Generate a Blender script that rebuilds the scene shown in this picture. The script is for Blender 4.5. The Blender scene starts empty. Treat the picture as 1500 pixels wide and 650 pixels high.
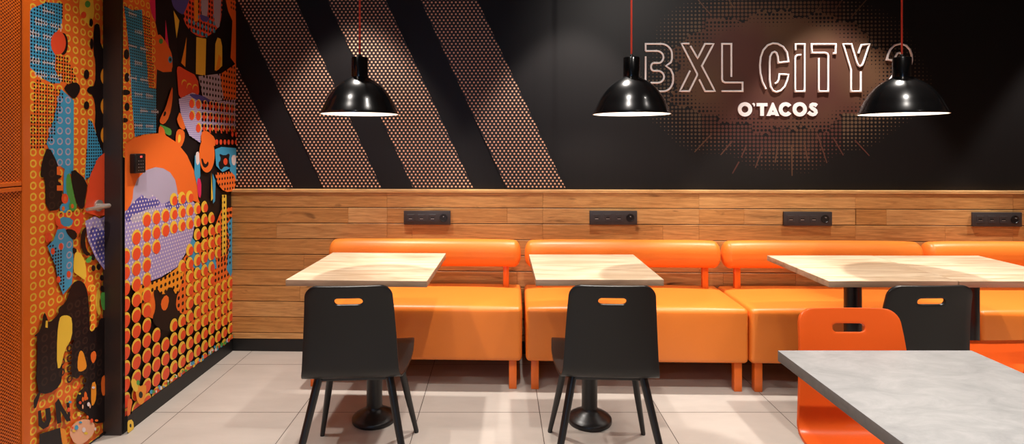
import bpy, bmesh, math, random
from mathutils import Vector, Matrix, geometry
random.seed(7)
C = bpy.context.scene.collection
PI = math.pi
# ------------------------------------------------------------------ camera
F, X0, H0, CZ = 816.0, 731.0, 211.0, 1.337
sc = bpy.context.scene
cd = bpy.data.cameras.new('camera'); cam = bpy.data.objects.new('camera', cd); C.objects.link(cam)
cam.location = (0, 0, CZ); cam.rotation_euler = (PI/2, 0, 0)
cd.sensor_width = 36; cd.lens = 36*F/1500
cd.shift_x = (750-X0)/1500; cd.shift_y = -(325-H0)/1500
cd.clip_start = .02
sc.camera = cam
sc.view_settings.view_transform = 'Standard'; sc.view_settings.look = 'None'
sc.view_settings.gamma = 1; sc.view_settings.exposure = 0
sc.view_settings.use_curve_mapping = False

def ray(px, py): return Vector(((px-X0)/F, 1.0, -(py-H0)/F))
def at(px, py, d): r = ray(px, py)*d; r.z += CZ; return r
# back wall plane: passes (-1.734, YB) and turns slightly towards the camera to the right
TH = -.028; YB = 3.665; XL = -1.734
WU = Vector((math.cos(TH), math.sin(TH), 0)); WN = Vector((math.sin(TH), -math.cos(TH), 0))  # WN points into the room
WO = Vector((XL, YB, 0))
def wpt(u, out, z): return WO + WU*u + WN*out + Vector((0, 0, z))
def to_wall(px, py, out=0.0):           # returns (u, z) on the back wall plane moved out by `out`
    r = ray(px, py); o = Vector((0, 0, CZ)); p0 = wpt(0, out, 0)
    t = (p0-o).dot(WN)/r.dot(WN); p = o+r*t
    return ((p-p0).dot(WU), p.z)
def to_left(px, py, X):                 # returns (y, z) on a plane x = X
    r = ray(px, py); t = X/r.x
    return (t, CZ+r.z*t)

# ------------------------------------------------------------------ materials
def srgb(r, g, b):
    f = lambda c: (c/255/12.92) if c/255 <= .04045 else ((c/255+.055)/1.055)**2.4
    return (f(r), f(g), f(b), 1)
def mat(name, col, rough=.5, metal=0, spec=.5, coat=0, noise=0, nscale=8, bump=0, bscale=200, coat_rough=.1):
    m = bpy.data.materials.new(name); m.use_nodes = True
    nt = m.node_tree; b = nt.nodes['Principled BSDF']
    b.inputs['Base Color'].default_value = col; b.inputs['Roughness'].default_value = rough
    b.inputs['Metallic'].default_value = metal; b.inputs['Specular IOR Level'].default_value = spec
    b.inputs['Coat Weight'].default_value = coat; b.inputs['Coat Roughness'].default_value = coat_rough
    tc = nt.nodes.new('ShaderNodeTexCoord')
    if noise:
        n = nt.nodes.new('ShaderNodeTexNoise'); n.inputs['Scale'].default_value = nscale; n.inputs['Detail'].default_value = 6
        nt.links.new(tc.outputs['Object'], n.inputs['Vector'])
        mx = nt.nodes.new('ShaderNodeMix'); mx.data_type = 'RGBA'
        mx.inputs['A'].default_value = tuple(c*(1-noise) for c in col[:3])+(1,)
        mx.inputs['B'].default_value = tuple(min(1, c*(1+noise)) for c in col[:3])+(1,)
        nt.links.new(n.outputs['Fac'], mx.inputs['Factor']); nt.links.new(mx.outputs['Result'], b.inputs['Base Color'])
    if bump:
        n = nt.nodes.new('ShaderNodeTexNoise'); n.inputs['Scale'].default_value = bscale
        nt.links.new(tc.outputs['Object'], n.inputs['Vector'])
        bp = nt.nodes.new('ShaderNodeBump'); bp.inputs['Strength'].default_value = bump; bp.inputs['Distance'].default_value = .002
        nt.links.new(n.outputs['Fac'], bp.inputs['Height']); nt.links.new(bp.outputs['Normal'], b.inputs['Normal'])
    return m
class N:                                 # tiny node helper
    def __init__(s, m): s.t = m.node_tree
    def new(s, typ, **kw):
        n = s.t.nodes.new(typ)
        for k, v in kw.items(): setattr(n, k, v)
        return n
    def link(s, a, b): s.t.links.new(a, b)
    def math(s, op, a, b=None, c=None):
        n = s.new('ShaderNodeMath', operation=op)
        for i, v in enumerate((a, b, c)):
            if v is None: continue
            if isinstance(v, (int, float)): n.inputs[i].default_value = v
            else: s.link(v, n.inputs[i])
        return n.outputs[0]
    def mix(s, f, a, b):
        n = s.new('ShaderNodeMix', data_type='RGBA')
        for k, v in (('Factor', f), ('A', a), ('B', b)):
            if isinstance(v, (int, float, tuple)): n.inputs[k].default_value = v
            else: s.link(v, n.inputs[k])
        return n.outputs['Result']

def floor_material():
    m = mat('floor_tile', srgb(190, 172, 160), rough=.42, spec=.35); n = N(m); b = m.node_tree.nodes['Principled BSDF']
    tc = n.new('ShaderNodeTexCoord'); sp = n.new('ShaderNodeSeparateXYZ'); n.link(tc.outputs['Object'], sp.inputs[0])
    gx = n.math('DIVIDE', n.math('SUBTRACT', sp.outputs[0], .2025-6.0), .6)
    gy = n.math('DIVIDE', n.math('SUBTRACT', sp.outputs[1], 2.779-6.04), .604)
    fx = n.math('FRACT', gx); fy = n.math('FRACT', gy)
    ex = n.math('ABSOLUTE', n.math('SUBTRACT', fx, .5)); ey = n.math('ABSOLUTE', n.math('SUBTRACT', fy, .5))
    e = n.math('MAXIMUM', ex, ey); g = n.math('GREATER_THAN', e, .5-.0026)
    cell = n.new('ShaderNodeCombineXYZ'); n.link(n.math('FLOOR', gx), cell.inputs[0]); n.link(n.math('FLOOR', gy), cell.inputs[1])
    wn = n.new('ShaderNodeTexWhiteNoise', noise_dimensions='3D'); n.link(cell.outputs[0], wn.inputs['Vector'])
    add = n.new('ShaderNodeVectorMath', operation='ADD'); n.link(tc.outputs['Object'], add.inputs[0]); n.link(wn.outputs['Color'], add.inputs[1])
    mp = n.new('ShaderNodeMapping'); mp.inputs['Scale'].default_value = (1.2, 3.5, 1); n.link(add.outputs[0], mp.inputs[0])
    no = n.new('ShaderNodeTexNoise'); no.inputs['Scale'].default_value = 2.2; no.inputs['Detail'].default_value = 7; no.inputs['Roughness'].default_value = .6
    n.link(mp.outputs[0], no.inputs['Vector'])
    c = n.mix(no.outputs['Fac'], srgb(162, 154, 146), srgb(194, 186, 177))
    c2 = n.mix(n.math('MULTIPLY', wn.outputs['Value'], .25), c, srgb(172, 160, 150))
    n.link(n.mix(g, c2, srgb(52, 42, 38)), b.inputs['Base Color'])
    bp = n.new('ShaderNodeBump'); bp.invert = True; bp.inputs['Distance'].default_value = .002; bp.inputs['Strength'].default_value = .6
    n.link(g, bp.inputs['Height']); n.link(bp.outputs[0], b.inputs['Normal'])
    return m
def plank_material():
    # oak boards: tone per board from a face attribute, grain along the board
    m = mat('oak_planks', (.3, .12, .03, 1), rough=.45, spec=.35); n = N(m); b = m.node_tree.nodes['Principled BSDF']
    at_ = n.new('ShaderNodeAttribute'); at_.attribute_name = 'tone'
    tc = n.new('ShaderNodeTexCoord')
    off = n.new('ShaderNodeVectorMath', operation='MULTIPLY'); n.link(at_.outputs['Color'], off.inputs[0]); off.inputs[1].default_value = (13, 3, 17)
    add = n.new('ShaderNodeVectorMath', operation='ADD'); n.link(tc.outputs['Object'], add.inputs[0]); n.link(off.outputs[0], add.inputs[1])
    mp = n.new('ShaderNodeMapping'); mp.inputs['Scale'].default_value = (1.6, 1, 22); n.link(add.outputs[0], mp.inputs[0])
    a = n.new('ShaderNodeTexNoise'); a.inputs['Scale'].default_value = 2.0; a.inputs['Detail'].default_value = 8; a.inputs['Roughness'].default_value = .65; a.inputs['Distortion'].default_value = 1.4
    n.link(mp.outputs[0], a.inputs['Vector'])
    mp2 = n.new('ShaderNodeMapping'); mp2.inputs['Scale'].default_value = (1.3, 1, 6); n.link(add.outputs[0], mp2.inputs[0])
    kn = n.new('ShaderNodeTexNoise'); kn.inputs['Scale'].default_value = 3.2; kn.inputs['Detail'].default_value = 3; kn.inputs['Distortion'].default_value = .8
    n.link(mp2.outputs[0], kn.inputs['Vector'])
    base = n.mix(at_.outputs['Fac'], srgb(202, 144, 80), srgb(250, 210, 148))
    dark = n.mix(at_.outputs['Fac'], srgb(146, 94, 46), srgb(206, 150, 88))
    r = n.new('ShaderNodeMapRange'); r.inputs['From Min'].default_value = .42; r.inputs['From Max'].default_value = .8; n.link(a.outputs['Fac'], r.inputs['Value'])
    c = n.mix(r.outputs[0], base, dark)
    k = n.new('ShaderNodeMapRange'); k.inputs['From Min'].default_value = .66; k.inputs['From Max'].default_value = .78; n.link(kn.outputs['Fac'], k.inputs['Value'])
    mp3 = n.new('ShaderNodeMapping'); mp3.inputs['Scale'].default_value = (5, 1, 70); n.link(add.outputs[0], mp3.inputs[0])
    fg = n.new('ShaderNodeTexNoise'); fg.inputs['Scale'].default_value = 2.0; fg.inputs['Detail'].default_value = 5; fg.inputs['Distortion'].default_value = .5; n.link(mp3.outputs[0], fg.inputs['Vector'])
    fr = n.new('ShaderNodeMapRange'); fr.inputs['From Min'].default_value = .45; fr.inputs['From Max'].default_value = .75; n.link(fg.outputs['Fac'], fr.inputs['Value'])
    mp4 = n.new('ShaderNodeMapping'); mp4.inputs['Scale'].default_value = (1.1, 1, 9); n.link(add.outputs[0], mp4.inputs[0])
    cg = n.new('ShaderNodeTexWave', wave_type='RINGS', rings_direction='Y'); cg.inputs['Scale'].default_value = 1.5; cg.inputs['Distortion'].default_value = 7; cg.inputs['Detail'].default_value = 3; cg.inputs['Detail Scale'].default_value = 1.2
    n.link(mp4.outputs[0], cg.inputs['Vector'])
    c = n.mix(n.math('MULTIPLY', cg.outputs['Fac'], .2), c, dark)
    c = n.mix(n.math('MULTIPLY', fr.outputs[0], .36), c, srgb(104, 60, 28))
    n.link(n.mix(n.math('MULTIPLY', k.outputs[0], .85), c, srgb(60, 30, 16)), b.inputs['Base Color'])
    bp = n.new('ShaderNodeBump'); bp.inputs['Distance'].default_value = .001; bp.inputs['Strength'].default_value = .25
    n.link(a.outputs['Fac'], bp.inputs['Height']); n.link(bp.outputs[0], b.inputs['Normal'])
    return m
def top_material(name, lite, dark, edge=False):
    m = mat(name, lite, rough=.38, spec=.4); n = N(m); b = m.node_tree.nodes['Principled BSDF']
    tc = n.new('ShaderNodeTexCoord')
    oi = n.new('ShaderNodeObjectInfo')
    add = n.new('ShaderNodeVectorMath', operation='ADD'); n.link(tc.outputs['Object'], add.inputs[0])
    cx = n.new('ShaderNodeCombineXYZ'); n.link(n.math('MULTIPLY', oi.outputs['Random'], 9), cx.inputs[0]); n.link(n.math('MULTIPLY', oi.outputs['Random'], 5), cx.inputs[1])
    n.link(cx.outputs[0], add.inputs[1])
    mp = n.new('ShaderNodeMapping'); mp.inputs['Scale'].default_value = (2.2, 14, 14); n.link(add.outputs[0], mp.inputs[0])
    a = n.new('ShaderNodeTexNoise'); a.inputs['Scale'].default_value = 1.6; a.inputs['Detail'].default_value = 7; a.inputs['Distortion'].default_value = 1.0
    n.link(mp.outputs[0], a.inputs['Vector'])
    r = n.new('ShaderNodeMapRange'); r.inputs['From Min'].default_value = .35; r.inputs['From Max'].default_value = .68; n.link(a.outputs['Fac'], r.inputs['Value'])
    sp = n.new('ShaderNodeSeparateXYZ'); n.link(add.outputs[0], sp.inputs[0])
    st = n.new('ShaderNodeTexWhiteNoise', noise_dimensions='1D'); n.link(n.math('FLOOR', n.math('MULTIPLY', sp.outputs[1], 11)), st.inputs['W'])
    c = n.mix(r.outputs[0], lite, dark)
    n.link(n.mix(n.math('MULTIPLY', st.outputs['Value'], .25), c, dark), b.inputs['Base Color'])
    return m
def concrete_material():
    m = mat('grey_laminate', srgb(150, 148, 146), rough=.5, spec=.35); n = N(m); b = m.node_tree.nodes['Principled BSDF']
    tc = n.new('ShaderNodeTexCoord')
    mp = n.new('ShaderNodeMapping'); mp.inputs['Scale'].default_value = (1, 1.8, 1); n.link(tc.outputs['Object'], mp.inputs[0])
    a = n.new('ShaderNodeTexNoise'); a.inputs['Scale'].default_value = 9; a.inputs['Detail'].default_value = 10; a.inputs['Roughness'].default_value = .7; a.inputs['Distortion'].default_value = .6
    n.link(mp.outputs[0], a.inputs['Vector'])
    r = n.new('ShaderNodeMapRange'); r.inputs['From Min'].default_value = .3; r.inputs['From Max'].default_value = .7; n.link(a.outputs['Fac'], r.inputs['Value'])
    n.link(n.mix(r.outputs[0], srgb(152, 152, 152), srgb(182, 181, 180)), b.inputs['Base Color'])
    return m
def hexdots(n, u, z, pu, pz, rad):
    # distance to the nearest point of a staggered dot lattice (pitch pu along u, row spacing pz); returns 1 inside a dot
    def lat(du, dz):
        a = n.math('SUBTRACT', n.math('FRACT', n.math('ADD', n.math('DIVIDE', u, pu), du+50)), .5)
        c = n.math('SUBTRACT', n.math('FRACT', n.math('ADD', n.math('DIVIDE', z, pz*2), dz+50)), .5)
        a = n.math('MULTIPLY', a, pu); c = n.math('MULTIPLY', c, pz*2)
        return n.math('SQRT', n.math('ADD', n.math('MULTIPLY', a, a), n.math('MULTIPLY', c, c)))
    return n.math('LESS_THAN', n.math('MINIMUM', lat(0, 0), lat(.5, .5)), rad)
def band_material():
    m = mat('dotted_band', (.02, .01, .01, 1), rough=.45, spec=.5); n = N(m); b = m.node_tree.nodes['Principled BSDF']
    tc = n.new('ShaderNodeTexCoord'); sp = n.new('ShaderNodeSeparateXYZ'); n.link(tc.outputs['Object'], sp.inputs[0])
    d = hexdots(n, sp.outputs[0], sp.outputs[2], .0262, .0193, .0059)
    n.link(n.mix(d, srgb(30, 19, 21), srgb(246, 190, 150)), b.inputs['Base Color'])
    return m
def perf_material():
    m = mat('orange_perforated_metal', srgb(222, 104, 28), rough=.4, spec=.4); n = N(m); b = m.node_tree.nodes['Principled BSDF']
    tc = n.new('ShaderNodeTexCoord'); sp = n.new('ShaderNodeSeparateXYZ'); n.link(tc.outputs['Object'], sp.inputs[0])
    d = hexdots(n, sp.outputs[1], sp.outputs[2], .0125, .0054, .0028)
    n.link(n.math('SUBTRACT', 1, d), b.inputs['Alpha'])
    return m
def brushed_wall():
    m = mat('charcoal_wall', srgb(34, 30, 30), rough=.5, spec=.32); n = N(m); b = m.node_tree.nodes['Principled BSDF']
    tc = n.new('ShaderNodeTexCoord'); mp = n.new('ShaderNodeMapping'); mp.inputs['Scale'].default_value = (30, 1, .5); n.link(tc.outputs['Object'], mp.inputs[0])
    a = n.new('ShaderNodeTexNoise'); a.inputs['Scale'].default_value = 1.5; a.inputs['Detail'].default_value = 4; n.link(mp.outputs[0], a.inputs['Vector'])
    n.link(n.mix(a.outputs['Fac'], srgb(16, 12, 12), srgb(22, 18, 18)), b.inputs['Base Color'])
    return m
M = {}
M['floor'] = floor_material(); M['plank'] = plank_material()
M['ash'] = top_material('pale_ash', srgb(224, 203, 176), srgb(190, 160, 128)); M['ash_edge'] = top_material('ash_edge', srgb(176, 148, 122), srgb(140, 112, 90))
M['concrete'] = concrete_material(); M['concrete_edge'] = mat('grey_edge', srgb(122, 118, 114), .6, noise=.2, nscale=60)
M['band'] = band_material(); M['perf'] = perf_material(); M['wall'] = brushed_wall()
M['vinyl'] = mat('orange_vinyl', srgb(238, 130, 46), rough=.38, spec=.45, noise=.03, nscale=5, bump=.05, bscale=240)
M['orange_paint'] = mat('orange_metal', srgb(226, 104, 26), rough=.35, noise=.03)
M['orange_shell'] = mat('orange_lacquer', srgb(238, 96, 30), rough=.32, spec=.45, noise=.02)
M['black_shell'] = mat('black_stained_wood', srgb(20, 18, 17), rough=.38, spec=.45, noise=.1, nscale=14)
M['black_metal'] = mat('black_metal', srgb(22, 20, 20), rough=.35, spec=.5, noise=.05)
M['gloss_black'] = mat('gloss_black', srgb(9, 9, 10), rough=.22, spec=.5, coat=.5, coat_rough=.06, noise=.02)
M['inner_white'] = mat('white_enamel', srgb(245, 240, 232), rough=.6, noise=.01)
M['cable'] = mat('red_cable', srgb(240, 70, 44), rough=.6, noise=.05, nscale=200)
M['base_black'] = mat('black_skirting', srgb(16, 15, 15), rough=.5, noise=.1)
M['frame'] = mat('dark_bronze_frame', srgb(52, 42, 40), rough=.45, noise=.06)
M['chrome'] = mat('brushed_steel', srgb(205, 198, 190), rough=.38, metal=.7, noise=.05, nscale=40)
M['plastic'] = mat('anthracite_plastic', srgb(58, 52, 52), rough=.45, noise=.04)
M['plastic_dark'] = mat('dark_plastic', srgb(26, 23, 24), rough=.35, noise=.04)
M['sign'] = mat('white_sign_enamel', srgb(250, 242, 240), rough=.4, noise=.01)
M['ceiling'] = mat('ceiling_paint', srgb(70, 66, 64), rough=.8, noise=.04)
M['plaster'] = mat('warm_plaster', srgb(150, 132, 118), rough=.8, noise=.04)
def emis(name, col, s):
    m = mat(name, col); b = m.node_tree.nodes['Principled BSDF']
    b.inputs['Emission Color'].default_value = col; b.inputs['Emission Strength'].default_value = s; return m
M['bulb'] = emis('bulb', (1, .88, .75, 1), 16)
M['led'] = mat('key_print', srgb(170, 160, 155), rough=.5, noise=.02); M['led_red'] = emis('red_key_light', (1, .1, .08, 1), .6)

# ------------------------------------------------------------------ mesh helpers
def link(name, bm, m, parent=None, smooth=None, loc=(0, 0, 0)):
    bmesh.ops.recalc_face_normals(bm, faces=bm.faces) if smooth != 'raw' and smooth != 'rawflat' else None
    me = bpy.data.meshes.new(name); bm.to_mesh(me); bm.free()
    for x in (m if isinstance(m, (list, tuple)) else [m]): me.materials.append(x)
    o = bpy.data.objects.new(name, me); C.objects.link(o); o.location = loc
    if smooth and smooth != 'rawflat':
        for p in me.polygons: p.use_smooth = True
        if isinstance(smooth, (int, float)) and not isinstance(smooth, bool):
            try: me.set_sharp_from_angle(angle=math.radians(smooth))
            except Exception: pass
    if parent: o.parent = parent
    return o
def box(bm, lo, hi, bev=0, seg=2, mi=0):
    vs = [bm.verts.new((x, y, z)) for x in (lo[0], hi[0]) for y in (lo[1], hi[1]) for z in (lo[2], hi[2])]
    fs = [bm.faces.new([vs[i] for i in q]) for q in ((0, 1, 3, 2), (4, 6, 7, 5), (0, 4, 5, 1), (2, 3, 7, 6), (0, 2, 6, 4), (1, 5, 7, 3))]
    for f in fs: f.material_index = mi
    if bev:
        es = list({e for f in fs for e in f.edges})
        r = bmesh.ops.bevel(bm, geom=es, offset=bev, segments=seg, profile=.5, affect='EDGES')
        for f in r['faces']: f.material_index = mi
    return vs
def bxo(name, lo, hi, m, parent=None, bev=0, seg=2, loc=(0, 0, 0)):
    bm = bmesh.new(); box(bm, lo, hi, bev, seg); return link(name, bm, m, parent, smooth=40 if bev else None, loc=loc)
def lathe(bm, prof, n=40, c=(0, 0), close=False):
    rings = []
    for r, z in prof:
        if r < 1e-5: rings.append([bm.verts.new((c[0], c[1], z))])
        else: rings.append([bm.verts.new((c[0]+r*math.cos(2*PI*i/n), c[1]+r*math.sin(2*PI*i/n), z)) for i in range(n)])
    for a, b in zip(rings, rings[1:]):
        for i in range(n):
            j = (i+1) % n
            if len(a) == 1 and len(b) > 1: bm.faces.new((a[0], b[i], b[j]))
            elif len(b) == 1 and len(a) > 1: bm.faces.new((a[i], b[0], a[j]))
            elif len(a) > 1: bm.faces.new((a[i], b[i], b[j], a[j]))
def tube(bm, pts, rads, n=12, cap=True, up=None):
    pts = [Vector(p) for p in pts]; rings = []
    if not isinstance(rads, (list, tuple)): rads = [rads]*len(pts)
    prev = None
    for i, p in enumerate(pts):
        if i == 0: t = pts[1]-p
        elif i == len(pts)-1: t = p-pts[i-1]
        else: t = (pts[i+1]-p).normalized()+(p-pts[i-1]).normalized()
        t = t.normalized() if t.length > 1e-9 else Vector((0, 0, 1))
        if prev is None:
            a = up or (Vector((0, 0, 1)) if abs(t.z) < .9 else Vector((1, 0, 0)))
            x = t.cross(a).normalized()
        else: x = (prev-t*prev.dot(t)).normalized()
        prev = x; y = t.cross(x)
        k = 1.0
        if 0 < i < len(pts)-1:
            c = max(.35, (pts[i+1]-p).normalized().dot(t)); k = 1/c
        # widen only in the mitre plane; keep it simple and round
        rings.append([bm.verts.new(p+(x*math.cos(2*PI*j/n)+y*math.sin(2*PI*j/n))*rads[i]*(k if k < 1.5 else 1.2)) for j in range(n)])
    for a, b in zip(rings, rings[1:]):
        for i in range(n): bm.faces.new((a[i], a[(i+1) % n], b[(i+1) % n], b[i]))
    if cap: bm.faces.new(rings[0][::-1]); bm.faces.new(rings[-1])
def rbox(bm, c, size, r, n=10, fn=None):
    # rounded box built from a cube grid; r = (rx,ry,rz) corner radii; fn(p)->p reshapes it
    hx, hy, hz = [s/2 for s in size]
    rx, ry, rz = r
    def axis(h, rr):
        k = 5; a = [-h+rr*(1-math.cos(PI/2*i/k)) for i in range(k+1)]
        m = [(-h+rr)+(2*(h-rr))*i/n for i in range(1, n)]
        return a+m+[-x for x in reversed(a)]
    ax, ay, az = axis(hx, rx), axis(hy, ry), axis(hz, rz)
    cache = {}
    def vert(x, y, z):
        key = (round(x, 6), round(y, 6), round(z, 6))
        if key in cache: return cache[key]
        q = Vector((max(-hx+rx, min(hx-rx, x)), max(-hy+ry, min(hy-ry, y)), max(-hz+rz, min(hz-rz, z))))
        d = Vector(((x-q.x)/rx, (y-q.y)/ry, (z-q.z)/rz))
        if d.length > 1e-9:
            # map cube direction to sphere
            dx, dy, dz = d
            s = Vector((dx*math.sqrt(max(0, 1-dy*dy/2-dz*dz/2+dy*dy*dz*dz/3)), dy*math.sqrt(max(0, 1-dz*dz/2-dx*dx/2+dz*dz*dx*dx/3)), dz*math.sqrt(max(0, 1-dx*dx/2-dy*dy/2+dx*dx*dy*dy/3))))
            p = q+Vector((s.x*rx, s.y*ry, s.z*rz))
        else: p = q
        if fn: p = fn(p)
        v = bm.verts.new(Vector(c)+p); cache[key] = v; return v
    def sheet(A, B, f):
        for i in range(len(A)-1):
            for j in range(len(B)-1):
                try: bm.faces.new((vert(*f(A[i], B[j])), vert(*f(A[i+1], B[j])), vert(*f(A[i+1], B[j+1])), vert(*f(A[i], B[j+1]))))
                except ValueError: pass
    for s in (-1, 1):
        sheet(ax, ay, lambda a, b: (a, b, s*hz)); sheet(ax, az, lambda a, b: (a, s*hy, b)); sheet(ay, az, lambda a, b: (s*hx, a, b))
def empty(name, label, cat, loc=(0, 0, 0), rz=0, group=None):
    o = bpy.data.objects.new(name, None); C.objects.link(o); o.empty_display_size = .1
    o.location = loc; o.rotation_euler = (0, 0, rz); o['label'] = label; o['category'] = cat
    if group: o['group'] = group
    return o
def tag(o, label, cat, group=None):
    o['label'] = label; o['category'] = cat
    if group: o['group'] = group
    return o
def struct(o): o['kind'] = 'structure'; return o
def dup(root, loc, rz, label, group=None):
    r = root.copy(); C.objects.link(r); r.location = loc; r.rotation_euler = (0, 0, rz); r['label'] = label
    if group: r['group'] = group
    for ch in list(root.children):
        c = ch.copy(); C.objects.link(c); c.parent = r
        for g in list(ch.children):
            d = g.copy(); C.objects.link(d); d.parent = c
    return r
def inpoly(p, poly):
    x, y = p; r = False; j = len(poly)-1
    for i in range(len(poly)):
        xi, yi = poly[i][:2]; xj, yj = poly[j][:2]
        if (yi > y) != (yj > y) and x < (xj-xi)*(y-yi)/(yj-yi)+xi: r = not r
        j = i
    return r
def smoothpoly(pts, k=2):                # Chaikin corner cutting: softens traced outlines
    for _ in range(k):
        q = []
        for a, b in zip(pts, pts[1:]+pts[:1]):
            q.append((a[0]*.75+b[0]*.25, a[1]*.75+b[1]*.25)); q.append((a[0]*.25+b[0]*.75, a[1]*.25+b[1]*.75))
        pts = q
    return pts

# ------------------------------------------------------------------ the printed graphics: flat inks laid over one another on a wall plane
class Print:
    """collects ink shapes in wall coordinates (a, z); P(a, z, lift) gives the 3D point"""
    def __init__(s, P, px2, inks, step=.00012):
        s.bm = bmesh.new(); s.P = P; s.px2 = px2; s.inks = list(inks); s.k = 1; s.step = step
    def lift(s): return s.k*s.step
    def face(s, pts, ink):
        vs = [s.bm.verts.new(s.P(a, z, s.lift())) for a, z in pts]
        try: f = s.bm.faces.new(vs); f.material_index = s.inks.index(ink)+s.base
        except ValueError: pass
    base = 0
    def poly(s, pts, ink, smooth=0):     # pts in photograph pixels
        if smooth: pts = smoothpoly(list(pts), smooth)
        s.face([s.px2(*p) for p in pts], ink); s.k += 1; return pts
    def disc(s, a, z, r, ink, n=12, ra=1.0):
        s.face([(a+r*ra*math.cos(2*PI*i/n), z+r*math.sin(2*PI*i/n)) for i in range(n)], ink)
    def ell(s, cx, cy, rx, ry, ink, n=28):
        s.poly([(cx+rx*math.cos(2*PI*i/n), cy+ry*math.sin(2*PI*i/n)) for i in range(n)], ink)
    def ring(s, a, z, r0, r1, ink, n=12):
        for i in range(n):
            t0, t1 = 2*PI*i/n, 2*PI*(i+1)/n
            s.face([(a+r0*math.cos(t0), z+r0*math.sin(t0)), (a+r1*math.cos(t0), z+r1*math.sin(t0)), (a+r1*math.cos(t1), z+r1*math.sin(t1)), (a+r0*math.cos(t1), z+r0*math.sin(t1))], ink)
    def grid(s, poly, pa, pz, fn, stag=False, rot=0, oa=0, oz=0):
        w = [s.px2(*p) for p in poly]; a0 = min(p[0] for p in w); a1 = max(p[0] for p in w); z0 = min(p[1] for p in w); z1 = max(p[1] for p in w)
        i0 = int(math.floor((a0-oa)/pa))-1; j0 = int(math.floor((z0-oz)/pz))-1
        for i in range(i0, int((a1-oa)/pa)+2):
            for j in range(j0, int((z1-oz)/pz)+2):
                a = oa+i*pa+(pa/2 if stag and j % 2 else 0); z = oz+j*pz
                if inpoly((a, z), w): fn(a, z)
        s.k += 1
    def dots(s, poly, pitch, r, ink, stag=False, jit=0, **k):
        s.grid(poly, pitch, pitch*(.866 if stag else 1), lambda a, z: s.disc(a, z, r*(1+random.uniform(-jit, jit)), ink), stag, **k)
    def rings(s, poly, pitch, r0, r1, ink, **k):
        s.grid(poly, pitch, pitch, lambda a, z: s.ring(a, z, r0, r1, ink), **k)
    def hashes(s, poly, ink, pa=.085, pz=.075):
        def one(a, z):
            for q in range(5):
                aa = a+(q-2)*.012; h = random.uniform(.007, .017)
                s.face([(aa-.0065, z-h*.3), (aa+.0065, z-h*.3), (aa+.0065, z+h*.4), (aa-.0065, z+h*.4)], ink)
                s.face([(aa-.0015, z-h), (aa+.0025, z-h), (aa+.0025, z+h), (aa-.0015, z+h)], ink)
        s.grid(poly, pa, pz, one, stag=True)
INK = {k: mat('ink_'+k, c, rough=.42, spec=.35, noise=.03) for k, c in {
    'black': srgb(26, 17, 18), 'orange': srgb(236, 110, 40), 'red': srgb(232, 80, 44), 'amber': srgb(240, 150, 40), 'yellow': srgb(238, 196, 66),
    'blue': srgb(66, 158, 200), 'lav': srgb(160, 146, 202), 'violet': srgb(84, 78, 160), 'white': srgb(228, 214, 214), 'green': srgb(84, 158, 70),
    'magenta': srgb(222, 42, 96), 'mist': srgb(176, 166, 190), 'peach': srgb(236, 176, 140), 'umber': srgb(52, 34, 28)}.items()}
INKN = list(INK)
def S(ox, oy, s, pts): return [(ox+x/s, oy+y/s) for x, y in pts]

# ================================================================== SETTING
FY, RX, CEIL = -3.2, 5.6, 3.0
WL = 7.4                                  # length of the back wall
struct(bxo('floor', (-2.4, FY-.2, -.1), (RX+.2, 3.9, 0), M['floor']))
struct(bxo('ceiling', (-2.4, FY-.2, CEIL), (RX+.2, 3.9, CEIL+.1), M['ceiling']))
struct(bxo('wall_right', (RX, FY-.2, 0), (RX+.2, 3.9, CEIL), M['plaster']))
bm = bmesh.new()                          # wall behind the camera, with the shop window
box(bm, (-2.4, FY-.2, 0), (-1.5, FY, CEIL)); box(bm, (-.6, FY-.2, 0), (RX, FY, CEIL)); box(bm, (-1.5, FY-.2, 2.92), (-.6, FY, CEIL)); box(bm, (-1.5, FY-.2, 0), (-.6, FY, .3))
struct(link('wall_front', bm, M['plaster']))
bm = bmesh.new()
for x in (-1.5, -.66): box(bm, (x, FY-.12, .3), (x+.06, FY-.06, 2.92))
box(bm, (-1.44, FY-.12, .3), (-.66, FY-.06, .36)); box(bm, (-1.44, FY-.12, 2.87), (-.66, FY-.06, 2.92))
struct(link('window_1', bm, M['frame']))

# ---- back wall (upper, charcoal) with the printed burst
wall = bxo('wall_back', (0, 0, 0), (WL, .2, CEIL), M['wall'])
me = wall.data
bmw = bmesh.new(); bmw.from_mesh(me)
for k in ('black', 'brown'):
    pass
M['burst'] = mat('burst_brown', srgb(112, 68, 52), rough=.5, spec=.3)
_n = N(M['burst']); _t = _n.new('ShaderNodeTexCoord'); _a = _n.new('ShaderNodeTexNoise'); _a.inputs['Scale'].default_value = 1.6; _n.link(_t.outputs['Object'], _a.inputs['Vector'])
_r = _n.new('ShaderNodeMapRange'); _r.inputs['From Min'].default_value = .42; _r.inputs['From Max'].default_value = .6; _n.link(_a.outputs['Fac'], _r.inputs['Value'])
_n.link(_n.mix(_r.outputs[0], srgb(84, 50, 42), srgb(94, 67, 48)), M['burst'].node_tree.nodes['Principled BSDF'].inputs['Base Color'])
M['burst_olive'] = mat('burst_olive', srgb(98, 76, 58), rough=.5, spec=.3, noise=.12, nscale=3)
M['burst_black'] = mat('burst_black', srgb(21, 17, 17), rough=.5, spec=.32, noise=.05)
INK2 = {'brown': M['burst'], 'olive': M['burst_olive'], 'dark': M['burst_black']}
pr = Print(lambda a, z, l: Vector((a, -l, z)), lambda px, py: to_wall(px, py), INK2); pr.bm.free(); pr.bm = bmw; pr.base = 1
def burst_r(t):                           # outline of the solid brown field, in pixels about (1140, 118)
    base = math.hypot(165*math.cos(t), 100*math.sin(t))
    return base*(1+.06*math.sin(7*t+1)+.05*math.sin(13*t+2)+.03*math.sin(23*t))
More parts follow.
